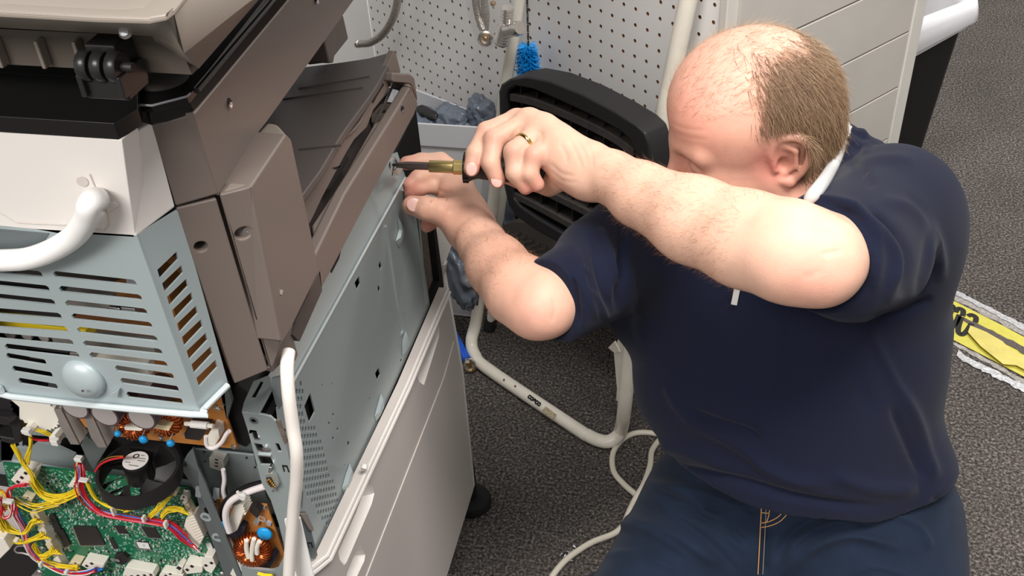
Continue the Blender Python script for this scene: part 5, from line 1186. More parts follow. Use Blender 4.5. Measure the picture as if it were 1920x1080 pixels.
# back sheet with cut-outs
sheet = slab('inner_sheet', [(-80, 700), (520, 760), (560, 1200), (-80, 1200)], Y(.675), .003, m_zinc, cop, holes=[z6a([(255, 590), (350, 570), (545, 590), (580, 670), (500, 770), (380, 755), (250, 700)]), z6a([(690, 600), (820, 610), (940, 640), (960, 800), (870, 810), (655, 790), (680, 690)]), z3([(0, 260), (90, 280), (120, 380), (60, 440), (0, 440)])])
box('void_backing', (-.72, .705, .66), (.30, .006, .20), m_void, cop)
fr = slab('plastic_frame', z3([(-80, 60), (55, 75), (120, 130), (120, 330), (75, 345), (-80, 300)]), Y(.60), .05, m_blk, cop, bevel=.002, holes=[z3([(-60, 210), (60, 240), (75, 310), (-60, 285)])])
slab('frame_bar', z3([(-80, 180), (40, 190), (70, 215), (40, 235), (-80, 215)]), Y(.59), .01, m_blk, cop, bevel=.0015)
slab('lower_tray', z3([(-80, 900), (60, 905), (150, 925), (240, 1010), (160, 1100), (-80, 1100)]), Y(.625), .02, m_blk, cop, bevel=.002)
slab('pale_block', z3([(-60, 850), (20, 870), (55, 930), (0, 985), (-60, 985)]), Y(.58), .015, m_conn, cop, bevel=.001)
tube('sheet_lip', px(z3([(75, 430), (420, 487)]), Y(.655)), .0018, m_vent, cop, seg=6)
slab('shelf_lip', z3([(60, 440), (90, 360), (160, 368), (210, 330), (300, 345), (420, 400), (440, 490), (80, 440)]), Y(.66), .004, m_zinc, cop)
# gear
gc = U(65, 772, Y(.60)); gpts = []
for k in range(56):
    a = 2 * PI * k / 56; r = .0265 if k % 2 else .0240; gpts.append(gc + np.array([math.cos(a) * r, 0, math.sin(a) * r]))
MB().plate(gpts, [], (0, .012, 0)).build('gear', m_conn, cop, bevel=.0005)
# orange power board
po = slab('power_board', [(130, 790), (140, 560), (330, 480), (420, 718), (426, 785), (446, 842), (205, 817)], Y(.60), .0025, m_pcb, cop, bevel=.0003)
for (u, v, a, b, o_) in ((140, 765, 18, 13, 0), (196, 779, 18, 13, 0), (265, 785, 18, 13, 0)):
    c0_ = U(u, v, Y(.555)); MB().lathe([(.0135, 0), (.0140, .001), (.0140, .045)], c0_, (0, 1, 0), 26).build('capacitor', m_cap, po); MB().lathe([(.0004, -.0003), (.0118, -.0002), (.0125, .0006)], c0_, (0, 1, 0), 26).build('capacitor_top', m_capt, po)
def coil(c, R0, r0, axis, name, m=m_cu, turns=22, par_=None):
    axis = nrm(axis); ref = nrm(np.cross(axis, [0.3, .2, 1])); e2 = np.cross(axis, ref); mb = MB()
    mb.tube([c + (ref * math.cos(t) + e2 * math.sin(t)) * R0 for t in [2 * PI * k / 28 for k in range(28)]], r0 * .82, 10, closed=True)
    for k in range(turns):
        t = 2 * PI * k / turns; ce = c + (ref * math.cos(t) + e2 * math.sin(t)) * R0; rd = nrm(ce - c)
        mb.tube([ce + (rd * math.cos(a) + axis * math.sin(a)) * r0 for a in [2 * PI * j / 10 for j in range(10)]], .0008, 5, closed=True)
    return mb.build(name, m, par_)
for (u, v) in ((250, 795), (310, 788)):
    c_ = U(u, v, Y(.578)); coil(c_, .0095, .0065, (0.2, -1, .3), 'coil', par_=po)
blk('coil_former', z6b([(195, 365), (225, 360), (410, 385), (385, 410), (205, 400)]), .60, .030, m_conn, po)
blk('coil_former', z6b([(520, 350), (560, 335), (720, 360), (700, 410), (520, 375)]), .60, .032, mat('former_cream', srgb(238, 218, 175), .5), po)
for l in (z6a([(605, 290), (690, 290), (890, 685), (795, 680), (650, 430), (655, 400)]), z6a([(940, 340), (1025, 335), (1200, 715), (1105, 715), (1020, 600), (970, 460)])):
    slab('heat_sink', l, Y(.56), .0022, m_alu, po, bevel=.0003)
slab('heat_sink', z6a([(690, 300), (860, 380), (985, 550), (890, 685)]), Y(.575), .002, m_alu, po); slab('heat_sink', z6a([(1030, 340), (1290, 480), (1270, 600), (1200, 715)]), Y(.575), .002, m_alu, po)
for (u, v, a, b) in ((269, 824, 8, 11), (320, 831, 7, 12.5), (221, 813, 6, 8)):
    c_ = U(u, v, Y(.565)); s_ = a / 1750.; MB().lathe([(.0003, -.0028), (s_ * .7, -.0022), (s_, 0), (s_ * .7, .0022), (.0003, .0028)], c_, (0.25, -1, 0), 18).build('ceramic_capacitor', m_cer, po, angle=180)
    tube('lead', [c_ + ZU * s_, c_ + ZU * (s_ + .006) + np.array([0, .03, 0])], .0005, m_solder, po, seg=5)
blk('relay', z6b([(870, 440), (910, 365), (1125, 390), (1050, 520), (880, 500)]), .60, .014, m_chip, po, bevel=.0008)
tube('resistor', [U(347, 794, Y(.58)), U(400, 799, Y(.58))], .0022, m_conn, po, seg=8); tube('resistor', [U(359, 795, Y(.58)), U(390, 798, Y(.58))], .0036, mat('ceramic_white', srgb(235, 232, 228), .4), po, seg=14)
blk('connector', z6b([(1130, 470), (1185, 375), (1255, 400), (1270, 490), (1205, 590), (1140, 570)]), .60, .012, m_conn, po)
tube('white_lead', spl(px([(386, 818), (388, 835), (400, 840), (415, 830), (424, 815), (430, 808)], Y(.572)), 6), .0020, m_ww, po, seg=8)
for (u, v) in ((303, 822), (438, 838), (406, 763)): MB().lathe([(.003, 0), (.0026, .001), (.0006, .0016)], U(u, v, Y(.5995)), (0, -1, 0), 12).build('screw', m_scr, po)
for k in range(26):
    u, v = 330 + rng.uniform(0, 90), 745 + rng.uniform(0, 80)
    if inside((u, v), [(300, 760), (380, 745), (415, 740), (430, 800), (440, 836), (300, 820)]): MB().box(U(u, v, Y(.598)), (rng.uniform(.0006, .0025), .001, .0005)).build('solder_part', m_solder, po, smooth=False)
blk('dark_duct', z3([(1245, 75), (1330, 0), (1400, 60), (1370, 170), (1420, 320), (1385, 360), (1310, 330), (1270, 200)]), .66, .05, m_void, cop, bevel=.002)
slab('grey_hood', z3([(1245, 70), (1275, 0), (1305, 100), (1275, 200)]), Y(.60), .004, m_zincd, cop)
# fan
fc = U(257, 872, Y(.578)); fax = nrm([0.02, .04, 1]); f1 = np.array([1, 0, 0.]); f2 = np.cross(fax, f1)
fan = empty('fan', (0, 0, 0)); fan.parent = cop; fan.location = Vector(fc) - Vector(cop.location)
f_c = fc - fax * .020
MB().lathe([(.0365, 0), (.0395, 0), (.0395, .016), (.0365, .016), (.0365, 0)], f_c, fax, 44, cap=False).build('fan_ring', m_blk, fan)
MB().lathe([(.0130, .002), (.0135, .004), (.0135, .024), (.0128, .026)], f_c, fax, 32).build('fan_hub', m_gloss, fan)
MB().lathe([(.0122, .0262), (.0120, .0266)], f_c, fax, 32).build('hub_label', mat('label_white', srgb(232, 230, 228), .5), fan)
hb_ = f_c + fax * .0268
MB().lathe([(.0030, 0), (.0030, .0002), (.0020, .0002), (.0020, 0)], hb_ + f1 * -.002 + f2 * .005, fax, 18, cap=False).build('label_mark', m_ink, fan)
for (a, b, l_) in ((.005, .003, .004), (.006, 0, .004), (-.006, -.004, .003), (.002, -.007, .005), (.004, .007, .002)): MB().box(hb_ + f1 * a + f2 * b, (l_, .0003, .0001), [f1, f2, fax]).build('label_mark', m_ink, fan, smooth=False)
for k in range(7):
    a0 = 2 * PI * k / 7; rows = []
    for rr_, tw in ((.0165, .0), (.026, .25), (.0355, .5)):
        for e_ in (-.26, .0, .26):
            a = a0 + tw * .5 + e_ * 1.15; rows.append(f_c + (f1 * math.cos(a) + f2 * math.sin(a)) * rr_ + fax * (.008 + e_ * .022))
    MB().add(rows, [(i * 3 + j, i * 3 + j + 1, i * 3 + j + 4, i * 3 + j + 3) for i in range(2) for j in range(2)]).build('fan_blade', m_blk, fan, angle=180)
for k in range(4):
    a = PI / 4 + k * PI / 2; d_ = f1 * math.cos(a) + f2 * math.sin(a); tube('fan_strut', [f_c + d_ * .014 - fax * .001, f_c + d_ * .038 - fax * .001], .0016, m_blk, fan, seg=6)
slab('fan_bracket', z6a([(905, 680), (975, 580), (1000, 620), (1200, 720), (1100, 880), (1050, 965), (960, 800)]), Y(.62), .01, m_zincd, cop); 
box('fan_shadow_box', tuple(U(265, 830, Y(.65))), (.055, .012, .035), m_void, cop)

# green main board
gb_px = [(5, 868), (148, 884), (352, 914), (426, 1092), (426, 1112), (90, 1112), (20, 925)]
m_green = bpy.data.materials.new('board_green'); m_green.use_nodes = True
nt = m_green.node_tree; b = nt.nodes['Principled BSDF']; b.inputs['Roughness'].default_value = .32; tcn = nt.nodes.new('ShaderNodeTexCoord')
mp = nt.nodes.new('ShaderNodeMapping'); mp.inputs['Scale'].default_value = (260, 1, 260); nt.links.new(tcn.outputs['Object'], mp.inputs['Vector'])
v1 = nt.nodes.new('ShaderNodeTexVoronoi'); v1.distance = 'CHEBYCHEV'; v1.inputs['Scale'].default_value = 1.0; nt.links.new(mp.outputs['Vector'], v1.inputs['Vector'])
n1 = nt.nodes.new('ShaderNodeTexNoise'); n1.inputs['Scale'].default_value = 22; nt.links.new(tcn.outputs['Object'], n1.inputs['Vector'])
gt = nt.nodes.new('ShaderNodeMath'); gt.operation = 'LESS_THAN'; gt.inputs[1].default_value = .30; nt.links.new(v1.outputs['Distance'], gt.inputs[0])
g2_ = nt.nodes.new('ShaderNodeMath'); g2_.operation = 'GREATER_THAN'; g2_.inputs[1].default_value = .47; nt.links.new(n1.outputs['Fac'], g2_.inputs[0])
mm = nt.nodes.new('ShaderNodeMath'); mm.operation = 'MULTIPLY'; nt.links.new(gt.outputs[0], mm.inputs[0]); nt.links.new(g2_.outputs[0], mm.inputs[1])
mx = nt.nodes.new('ShaderNodeMix'); mx.data_type = 'RGBA'; mx.inputs['A'].default_value = (*srgb(22, 105, 72), 1); mx.inputs['B'].default_value = (*srgb(120, 172, 150), 1); nt.links.new(mm.outputs[0], mx.inputs['Factor']); nt.links.new(mx.outputs['Result'], b.inputs['Base Color'])
YB = .610
gb = slab('main_board', gb_px, Y(YB), .002, m_green, cop)
m_smd = [mat('smd_grey', srgb(150, 165, 158), .4), m_chip, mat('smd_tan', srgb(176, 160, 130), .5), m_solder, mat('smd_pale', srgb(196, 210, 200), .4)]
clear = [z6c([(800, 490), (1100, 520), (1220, 760), (880, 740)]), z6d([(1030, 180), (1340, 1050), (1200, 900), (960, 500)]), z6d([(130, 640), (240, 650), (330, 800), (700, 830), (780, 900), (250, 860)]), z6d([(380, 510), (580, 550), (640, 670), (420, 650)]), z6d([(320, 680), (480, 710), (500, 790), (340, 770)])]
mb = MB()
for k in range(2600):
    u, v = rng.uniform(15, 425), rng.uniform(875, 1085)
    if not inside((u, v), [(20, 880), (148, 890), (345, 920), (410, 1080), (120, 1090), (60, 950)]) or any(inside((u, v), c) for c in clear): continue
    if noise.noise(Vector((u * .03, v * .03, 0))) < -.22: continue
    a_, b__ = (rng.uniform(.0005, .0013), rng.uniform(.0004, .0008)); 
    if rng.random() < .5: a_, b__ = b__, a_
    mb.box(U(u, v, Y(YB - .0006)), (a_, rng.uniform(.0005, .0009), b__), mi=int(rng.choice([0, 0, 1, 2, 3, 4, 4])))
tag(mb.build('tiny_components', m_smd, gb, smooth=False), kind='stuff')
def chipf(pts, h=.0018, lab=None, pins=10, m=m_chip):
    c = blk('chip', pts, YB, h, m, gb, bevel=.0002)
    o = px(pts, Y(YB - .0006)); mbp = MB()
    for i in range(4):
        a, b = o[i], o[(i + 1) % 4]; cc_ = sum(o) / 4
        for k in range(pins):
            p = a + (b - a) * (k + .5) / pins; d = nrm(p - cc_); e_ = nrm(b - a); dd = nrm(d - e_ * np.dot(d, e_)); mbp.box(p + dd * .0007, (.0009, .0003, np.linalg.norm(b - a) / pins * .28), [dd, np.array([0, 1, 0]), e_])
    tag(mbp.build('chip_pins', m_solder, c, smooth=False), kind='stuff')
    return c
chipf([(137, 988), (180, 989), (197, 1022), (151, 1023)], .002, pins=16)
chipf(z3([(795, 805), (872, 812), (903, 868), (832, 863)]), pins=12); chipf(z3([(645, 800), (700, 806), (720, 845), (668, 840)]), pins=8)
cc = chipf(z3([(762, 886), (835, 892), (850, 932), (778, 926)]), pins=8); slab('chip_label', z3([(766, 889), (832, 895), (846, 929), (782, 923)]), Y(YB - .0021), .0002, mat('label_white', srgb(232, 230, 228), .5), cc, smooth=False)
flat_text('lettering', '7', U(270, 1023, Y(YB - .0024)), (1, 0, .1), ZU, .004, m_ink, cc)
chipf(z6c([(550, 400), (600, 385), (690, 570), (620, 595)]), .003, pins=6); chipf(z6c([(640, 600), (700, 555), (790, 730), (720, 765)]), .003, pins=6)
chipf(z3([(612, 868), (632, 868), (662, 925), (640, 930)]), pins=6)
for pts in ([(470, 900 + 0)],): pass
ic = U(228, 1046, Y(YB - .006)); MB().lathe([(.0075, -.003), (.008, -.002), (.008, .002), (.0075, .003)], ic, (.35, -1, .1), 20).build('inductor', m_chip, gb)
for k in (-1, 0, 1): MB().lathe([(.0022, 0), (.0022, .0006)], ic + np.array([-.005 + k * .0035, -.0045, .001]), (0, -1, 0), 8).build('inductor_turn', m_solder, gb)
# white board-edge connectors
def conn(pts, h=.009, slots_=True, m=m_conn, nm='connector', n=5):
    c = blk(nm, pts, YB, h, m, gb, bevel=.0005); o = px(pts, Y(YB - h - .0002)); a = (o[0] + o[-1]) / 2; b = (o[len(o) // 2 - 1] + o[len(o) // 2]) / 2
    if slots_:
        for k in range(n):
            p = a + (b - a) * (k + .5) / n; L_ = np.linalg.norm(b - a) / n * .20; t_ = nrm(b - a); s_ = nrm(np.cross(t_, [0, 1, 0])); MB().box(p, (L_, .0002, L_ * .8), [t_, np.array([0, 1, 0]), s_]).build('slot', m_chip, c, smooth=False)
    return c
conn(z3([(60, 540), (110, 480), (200, 500), (170, 580), (120, 585)]), .014, n=3)
conn(z6d([(870, 520), (890, 440), (980, 395), (1095, 640), (1030, 765), (975, 755)]), .013, n=1, slots_=False)
for k in range(9):
    a = U(*z6d([(905 + k * 14, 440 + k * 30)])[0], Y(YB - .0132)); b = U(*z6d([(985 + k * 13, 420 + k * 28)])[0], Y(YB - .0132)); tube('connector_rib', [a, b], .0006, mat('rib_shade', srgb(205, 196, 180), .5), gb, seg=5)
conn(z6d([(820, 210), (845, 170), (900, 180), (910, 250), (870, 285)]), .008, n=2); conn(z6d([(870, 290), (915, 255), (970, 370), (930, 410)]), .007, n=4, m=mat('conn_cream', srgb(222, 208, 176), .5))
conn(z6d([(700, 150), (730, 120), (800, 135), (770, 190)]), .007, n=2, m=mat('conn_cream', (1, 1, 1)))
conn(z6d([(1060, 930), (1100, 860), (1190, 870), (1230, 970), (1180, 1055), (1110, 1020)]), .012, n=2); conn(z6d([(180, 1060), (215, 980), (520, 1040), (545, 1090), (500, 1150), (180, 1120)]), .012, n=5)
conn(z6d([(590, 1070), (620, 1030), (860, 1070), (860, 1150), (590, 1130)]), .010, n=3); conn(z6d([(860, 1000), (890, 935), (1080, 970), (1075, 1040), (900, 1060)]), .012, n=2); conn(z6d([(780, 980), (820, 950), (860, 975), (845, 1060), (790, 1060)]), .010, n=1)
conn(z6c([(915, 960), (950, 905), (1170, 950), (1150, 1020), (980, 1000)]), .012, n=2); conn(z6c([(760, 960), (800, 910), (910, 935), (890, 990)]), .010, n=2, m=mat('conn_cream', (1, 1, 1)))
for k in range(4):
    q = [(330 + k * 88, 380 + k * 172), (400 + k * 82, 350 + k * 168), (505 + k * 76, 520 + k * 160), (440 + k * 82, 555 + k * 160)]; conn(z6c(q[:4]), .010, n=3, m=m_conn if k % 2 else mat('conn_cream', (1, 1, 1)))
conn(z6c([(760, 80), (800, 10), (900, 30), (900, 90)]), .009, n=2); conn(z6c([(640, 250), (720, 230), (740, 270), (670, 290)]), .006, n=2, m=mat('conn_cream', (1, 1, 1)))
conn(z6c([(235, 200), (270, 165), (370, 210), (350, 260)]), .007, n=2, m=mat('conn_cream', (1, 1, 1)))
blk('part_label', z6d([(1110, 715), (1170, 712), (1212, 808), (1150, 812)]), YB, .0006, mat('label_white', (1, 1, 1)), gb)
flat_text('lettering', '4', U(398.5, 1030, Y(YB - .0009)), (1, 0, .1), ZU, .006, m_ink, gb)
for k, ch in enumerate('CB1 2104'):
    if ch != ' ': u, v = z6d([(1035 + k * 14, 425 + k * 32)])[0]; flat_text('lettering', ch, U(u, v, Y(YB - .0003)), (.35, 0, -1), (1, 0, .3), .0048, mat('silk_white', srgb(220, 230, 225), .5), gb)
for (u, v) in ((350, 921), (417, 1075), (75, 1072), (81, 1028), (38, 885)): MB().lathe([(.0042, 0), (.004, .001), (.003, .0022), (.0008, .003)], U(u, v, Y(YB - .0005)), (0, -1, 0), 14).build('screw', m_scr, gb)
# wiring: each bundle is many strands following one path
def bundle(name, path, y, n, sp, mats, r=.00075, par=None, sag=.0, fan0=None, fan1=None):
    P0_ = [U(u, v, Y(yy)) for (u, v), yy in zip(path, y if hasattr(y, '__len__') else [y] * len(path))]
    mb = MB(); ml = []
    for m in mats:
        if m not in ml: ml.append(m)
    for k in range(n):
        off = rng.normal(0, 1, 3) * sp; off2 = rng.normal(0, 1, 3) * sp; Q = []
        for i, p in enumerate(P0_):
            t = i / (len(P0_) - 1); o = off * (1 - t) + off2 * t; s_ = 1.0 if 0 < i < len(P0_) - 1 else .8; q = p + o * s_
            if fan1 is not None and i == len(P0_) - 1: q = p + np.array(fan1) * ((k + .5) / n - .5)
            if fan0 is not None and i == 0: q = p + np.array(fan0) * ((k + .5) / n - .5)
            Q.append(q + rng.normal(0, 1, 3) * sp * .25)
        mb.tube(spl(Q, 6), r, 5, mi=ml.index(mats[k % len(mats)]), cap=False)
    return tag(mb.build(name, ml, par or cop, angle=180), kind='stuff')
yl = [m_yw]
YW = YB - .014
bundle('yellow_wires', z6a([(140, 690), (200, 800), (260, 900), (350, 1010), (380, 1080)]), YW - .004, 9, .0016, yl)
bundle('yellow_wires', z6a([(345, 600), (350, 700), (325, 800), (300, 900)]), YW, 10, .0018, yl)
bundle('yellow_wires', z6a([(330, 520), (430, 510), (530, 550), (600, 590)]), YW + .02, 7, .0012, yl); bundle('yellow_wires', z6a([(600, 600), (680, 560), (730, 500), (725, 420)]), YW + .02, 8, .0016, yl)
tube('red_wire', spl(px(z6a([(345, 510), (400, 450), (440, 400), (460, 370)]), Y(YW + .03)), 6), .0016, m_rw, cop, seg=6); tube('red_wire', spl(px(z6a([(340, 600), (400, 625), (480, 635), (560, 635)]), Y(YW + .02)), 6), .0014, m_rw, cop, seg=6)
bundle('yellow_wires', z6c([(360, -10), (430, 90), (520, 160), (640, 190), (780, 170), (900, 110)]), YW - .002, 16, .0026, yl)
bundle('yellow_wires', z6c([(360, 0), (420, 120), (560, 210), (700, 215), (880, 130)]), YW - .001, 12, .0022, yl)
bundle('yellow_wires', z6c([(160, 215), (260, 270), (400, 305), (540, 280), (700, 240)]), YW, 12, .0022, [m_yw, m_yw, m_yw, m_ww, m_kw])
bundle('yellow_wires', z6c([(0, 400), (60, 520), (160, 590), (290, 590), (380, 480), (430, 440)]), YW - .004, 12, .0024, yl, fan1=(.008, 0, -.012)); bundle('yellow_wires', z6c([(30, 480), (120, 640), (260, 700), (400, 660), (520, 620)]), YW - .004, 14, .0026, yl, fan1=(.008, 0, -.012))
bundle('yellow_wires', z6c([(380, 720), (440, 830), (500, 850), (580, 820), (640, 790)]), YW, 12, .0022, yl, fan1=(.01, 0, -.014)); bundle('yellow_wires', z6c([(450, 860), (560, 930), (700, 970), (870, 985)]), YW, 10, .0018, yl)
bundle('yellow_wires', z6c([(-60, 100), (20, 130), (60, 190)]), YW, 8, .002, [m_yw, m_ow]); bundle('yellow_wires', z6c([(-60, 300), (40, 300), (120, 305)]), YW, 6, .0016, yl)
mixw = [m_rw, m_ww, m_pw, m_rw, m_pk, m_bw, m_ww, m_rw]
bundle('mixed_wires', z6c([(120, 290), (190, 420), (270, 560), (310, 720), (400, 860), (540, 960), (740, 1040), (960, 1050), (1090, 1010)]), YW - .003, 16, .0020, mixw)
bundle('red_wires', z6c([(300, 60), (180, 70), (100, 130), (110, 210), (170, 300), (180, 380)]), YW - .005, 8, .0018, [m_rw, m_rw, m_pk, m_rw]); bundle('red_wires', z6c([(-60, 190), (0, 230), (20, 340), (40, 420), (110, 400), (140, 320), (130, 230)]), YW - .006, 7, .0016, [m_rw, m_pk, m_ww])
bundle('red_wires', z6c([(-60, 250), (10, 300), (30, 360)]), YW - .006, 8, .002, [m_rw])
bundle('blue_wires', z6c([(900, 1080), (1000, 1050), (1090, 1020), (1150, 1000)]), YW - .002, 5, .0012, [m_bw])
tube('grey_loop', spl(px(z6c([(270, 740), (200, 745), (165, 780), (190, 815), (270, 825), (380, 870), (480, 960)]), Y(YW + .004)), 6), .0010, m_ww, cop, seg=6)
rb = [(150, 868), (152, 890), (150, 912), (165, 940), (195, 962), (240, 970), (290, 978), (320, 985), (345, 1008), (362, 1022)]
bundle('red_wires', rb, YW - .006, 18, .0021, [m_rw, m_rw, m_rw, m_ww, m_rw, m_pk, m_bw], fan1=(.012, 0, -.022))
bundle('yellow_wires', [(148, 866), (147, 885), (149, 905)], YW - .004, 6, .0014, [m_ow, m_yw]); bundle('yellow_wires', [(165, 905), (180, 935), (205, 950), (230, 955)], YW - .006, 7, .0012, yl)
bundle('yellow_wires', z6d([(180, 330), (240, 320), (290, 270), (270, 210)]), YW - .003, 10, .0020, yl, fan1=(.014, 0, 0)); bundle('yellow_wires', z6d([(490, 400), (560, 340), (620, 270), (720, 180)]), YW - .003, 9, .0017, yl, fan1=(.006, 0, .004)); bundle('yellow_wires', z6d([(620, 430), (680, 350), (780, 330), (900, 360)]), YW - .003, 10, .0017, yl, fan1=(.004, 0, -.01))
bundle('fan_leads', z6a([(1090, 970), (1150, 890), (1260, 840), (1400, 820)]), .57, 3, .0012, [m_ow, m_rw, m_kw], r=.0011)
m_tie = mat('cable_tie', srgb(225, 222, 218), .4)
for (u, v, w_, h_) in ((157, 900, .010, .002), (213, 958, .0025, .011), (270, 972, .003, .007), (311, 983, .003, .008), (18, 940, .009, .0035), (77, 1058, .003, .006), (125, 1072, .004, .005), (31, 1012, .005, .003), (148, 860, .008, .005), (104, 828, .008, .007), (50, 808, .009, .005)):
    MB().box(U(u, v, Y(YW - .011)), (w_ / 2, .003, h_ / 2)).build('cable_tie', m_tie, cop, bevel=.0008)
blk('hanging_connector', z6a([(550, 600), (610, 580), (650, 620), (655, 690), (600, 700), (555, 650)]), .60, .012, m_conn, cop); blk('hanging_connector', z6a([(240, 530), (300, 520), (350, 560), (345, 590), (270, 575)]), .60, .012, m_conn, cop)

# right-hand sheet walls and bracket
wl_ = slab('divider_sheet', z3([(1085, 360), (1430, 400), (1500, 640), (1560, 700), (1200, 640), (1120, 540)]), Y(.655), .002, m_zinc, cop, holes=[z3([(a + 8 * math.cos(t), b + 10 * math.sin(t)) for t in [k * PI / 4 for k in range(8)]]) for a, b in ((1152, 437), (1435, 472), (1387, 418), (1148, 384))])
tube('sheet_lip', px(z3([(1085, 360), (1430, 398)]), Y(.653)), .0014, m_vent, cop, seg=6)
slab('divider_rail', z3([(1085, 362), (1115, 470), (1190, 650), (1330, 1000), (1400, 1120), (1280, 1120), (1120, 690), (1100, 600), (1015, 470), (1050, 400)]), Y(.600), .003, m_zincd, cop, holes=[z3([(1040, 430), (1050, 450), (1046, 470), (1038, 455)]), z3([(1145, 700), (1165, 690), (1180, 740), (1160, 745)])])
slab('divider_rail', z3([(1115, 470), (1155, 560), (1230, 760), (1360, 1080), (1330, 1080), (1200, 790), (1120, 600)]), Y(.585), .002, m_zincd, cop)
for a, b in ((1210, 650), (1110, 640)): slab('bent_tab', z3([(a - 10, b - 60), (a + 20, b - 55), (a + 20, b), (a - 12, b - 6)]), Y(.596), .002, m_vent, cop)
for a, b in ((1160, 745), (1225, 860)): MB().lathe([(.0060, 0), (.0060, .0015), (.0035, .0015), (.0035, 0), (.006, 0)], U(a / 3, 720 + b / 3, Y(.592)), (0, -1, 0), 16, cap=False).build('bent_tab', m_vent, cop)
blk('socket', z3([(1175, 415), (1190, 408), (1255, 430), (1262, 470), (1240, 490), (1180, 470)]), .655, .012, m_conn, cop)
for k in range(3): slab('socket_slot', z3([(1208 + k * 0, 422 + k * 18), (1225, 426 + k * 18), (1226, 432 + k * 18), (1209, 428 + k * 18)]), Y(.6425), .0004, m_chip, cop, smooth=False)
tube('white_lead', spl(px(z3([(1255, 480), (1262, 540), (1255, 600), (1270, 650), (1300, 690)]), Y(.600)), 6), .0022, m_ww, cop, seg=8); tube('black_lead', spl(px(z3([(1265, 540), (1268, 600), (1280, 650)]), Y(.604)), 6), .0018, m_kw, cop, seg=8)
tube('white_lead', spl(px(z3([(1490, 575), (1400, 605), (1310, 650), (1275, 700), (1270, 760), (1290, 830)]), Y(.590)), 6), .0034, m_ww, cop, seg=10); tube('black_lead', spl(px(z3([(1480, 555), (1390, 580), (1290, 640), (1250, 700), (1245, 760)]), Y(.596)), 6), .0032, m_kw, cop, seg=10)
tube('cable_tie', px(z3([(1335, 605), (1365, 650)]), Y(.585)), .0016, m_tie, cop, seg=6); MB().lathe([(.0035, -.002), (.004, 0), (.0035, .002)], U(455, 931, Y(.584)), (0, -1, 0), 12).build('cable_tie', m_tie, cop)
# small orange board
so = slab('filter_board', z3([(1185, 640), (1500, 682), (1620, 1010), (1600, 1060), (1340, 1010), (1300, 960)]), Y(.612), .002, m_pcb, cop)
YS = .612
def sb(name, l, h, m, **k): return blk(name, z6f(l), YS, h, m, so, **k)
sb('white_block', [(135, 560), (200, 400), (265, 380), (305, 440), (230, 640), (180, 670), (150, 650)], .014, m_conn); sb('dark_block', [(150, 680), (205, 665), (260, 600), (305, 625), (290, 680), (240, 720), (165, 715)], .009, mat('dark_block', srgb(42, 44, 60), .4))
for k in range(4): sb('socket_fin', [(270 + k * 8, 400 + k * 25), (290 + k * 8, 405 + k * 25), (285 + k * 8, 420 + k * 25), (265 + k * 8, 415 + k * 25)], .016, m_conn)
sb('transistor', [(355, 420), (400, 410), (445, 450), (430, 520), (400, 510), (350, 460)], .008, m_chip); sb('solder_lump', [(380, 560), (400, 530), (440, 570), (425, 600), (390, 590)], .004, m_solder)
MB().lathe([(.0045, 0), (.0045, .0005), (.0028, .0005), (.0028, 0)], U(400 + 470 / 5.14, 870 + 527 / 5.14, Y(YS - .0008)), (0, -1, 0), 18, cap=False).build('silk_ring', m_capt, so)
sb('chip_box', [(505, 560), (525, 550), (560, 570), (550, 605), (515, 595)], .002, m_capt)
c_ = U(496, 1001, Y(YS - .007)); MB().lathe([(.0003, -.003), (.0065, -.002), (.0085, 0), (.0065, .002), (.0003, .003)], c_, (0.1, -1, .2), 20).build('ceramic_capacitor', m_cer, so, angle=180)
c_ = U(416, 984, Y(YS - .012)); MB().lathe([(.0003, -.003), (.005, -.002), (.0065, 0), (.005, .002), (.0003, .003)], c_, (0.1, -1, .2), 20).build('ceramic_capacitor', m_cer, so, angle=180)
tc_ = U(474, 1031, Y(YS - .014)); coil(tc_, .0125, .0075, (0.25, -1, .35), 'toroid_coil', turns=34, par_=so)
for k, (a, b) in enumerate((((462, 1013), (466, 1045)), ((476, 1010), (473, 1050)), ((486, 1015), (482, 1038)))): tube('coil_clip', spl(px([a, ((a[0] + b[0]) / 2 - 2, (a[1] + b[1]) / 2), b], Y(YS - .025)), 4), .0024, m_conn, so, seg=8)
sb('dark_base', [(360, 960), (440, 990), (570, 870), (600, 910), (540, 1010), (380, 1000)], .010, mat('dark_block', (1, 1, 1)))
tube('fuse', px([(426, 1005), (434, 1025), (442, 1042)], Y(YS - .007)), .0034, m_conn, so, seg=12); tube('fuse_cap', px([(424, 1002), (427, 1009)], Y(YS - .007)), .0037, m_solder, so, seg=12); tube('fuse_cap', px([(440, 1036), (443, 1043)], Y(YS - .007)), .0037, m_solder, so, seg=12)
sb('white_block', [(160, 1060), (250, 890), (350, 940), (330, 985), (200, 1100)], .014, m_conn)
for (u, v) in ((402, 939), (495, 951), (514, 1040)): MB().lathe([(.0032, 0), (.003, .001), (.0006, .002)], U(u, v, Y(YS - .0003)), (0, -1, 0), 12).build('screw', m_scr, so)
slab('lower_bracket', z6f([(265, 985), (360, 1010), (560, 1030), (620, 1010), (690, 870), (730, 900), (800, 1040), (800, 1160), (290, 1160)]), Y(.585), .003, m_zinc, cop)
tube('yellow_wires', px(z6f([(430, 1055), (500, 1070), (570, 1075)]), Y(.580)), .0018, m_yw, cop, seg=6)
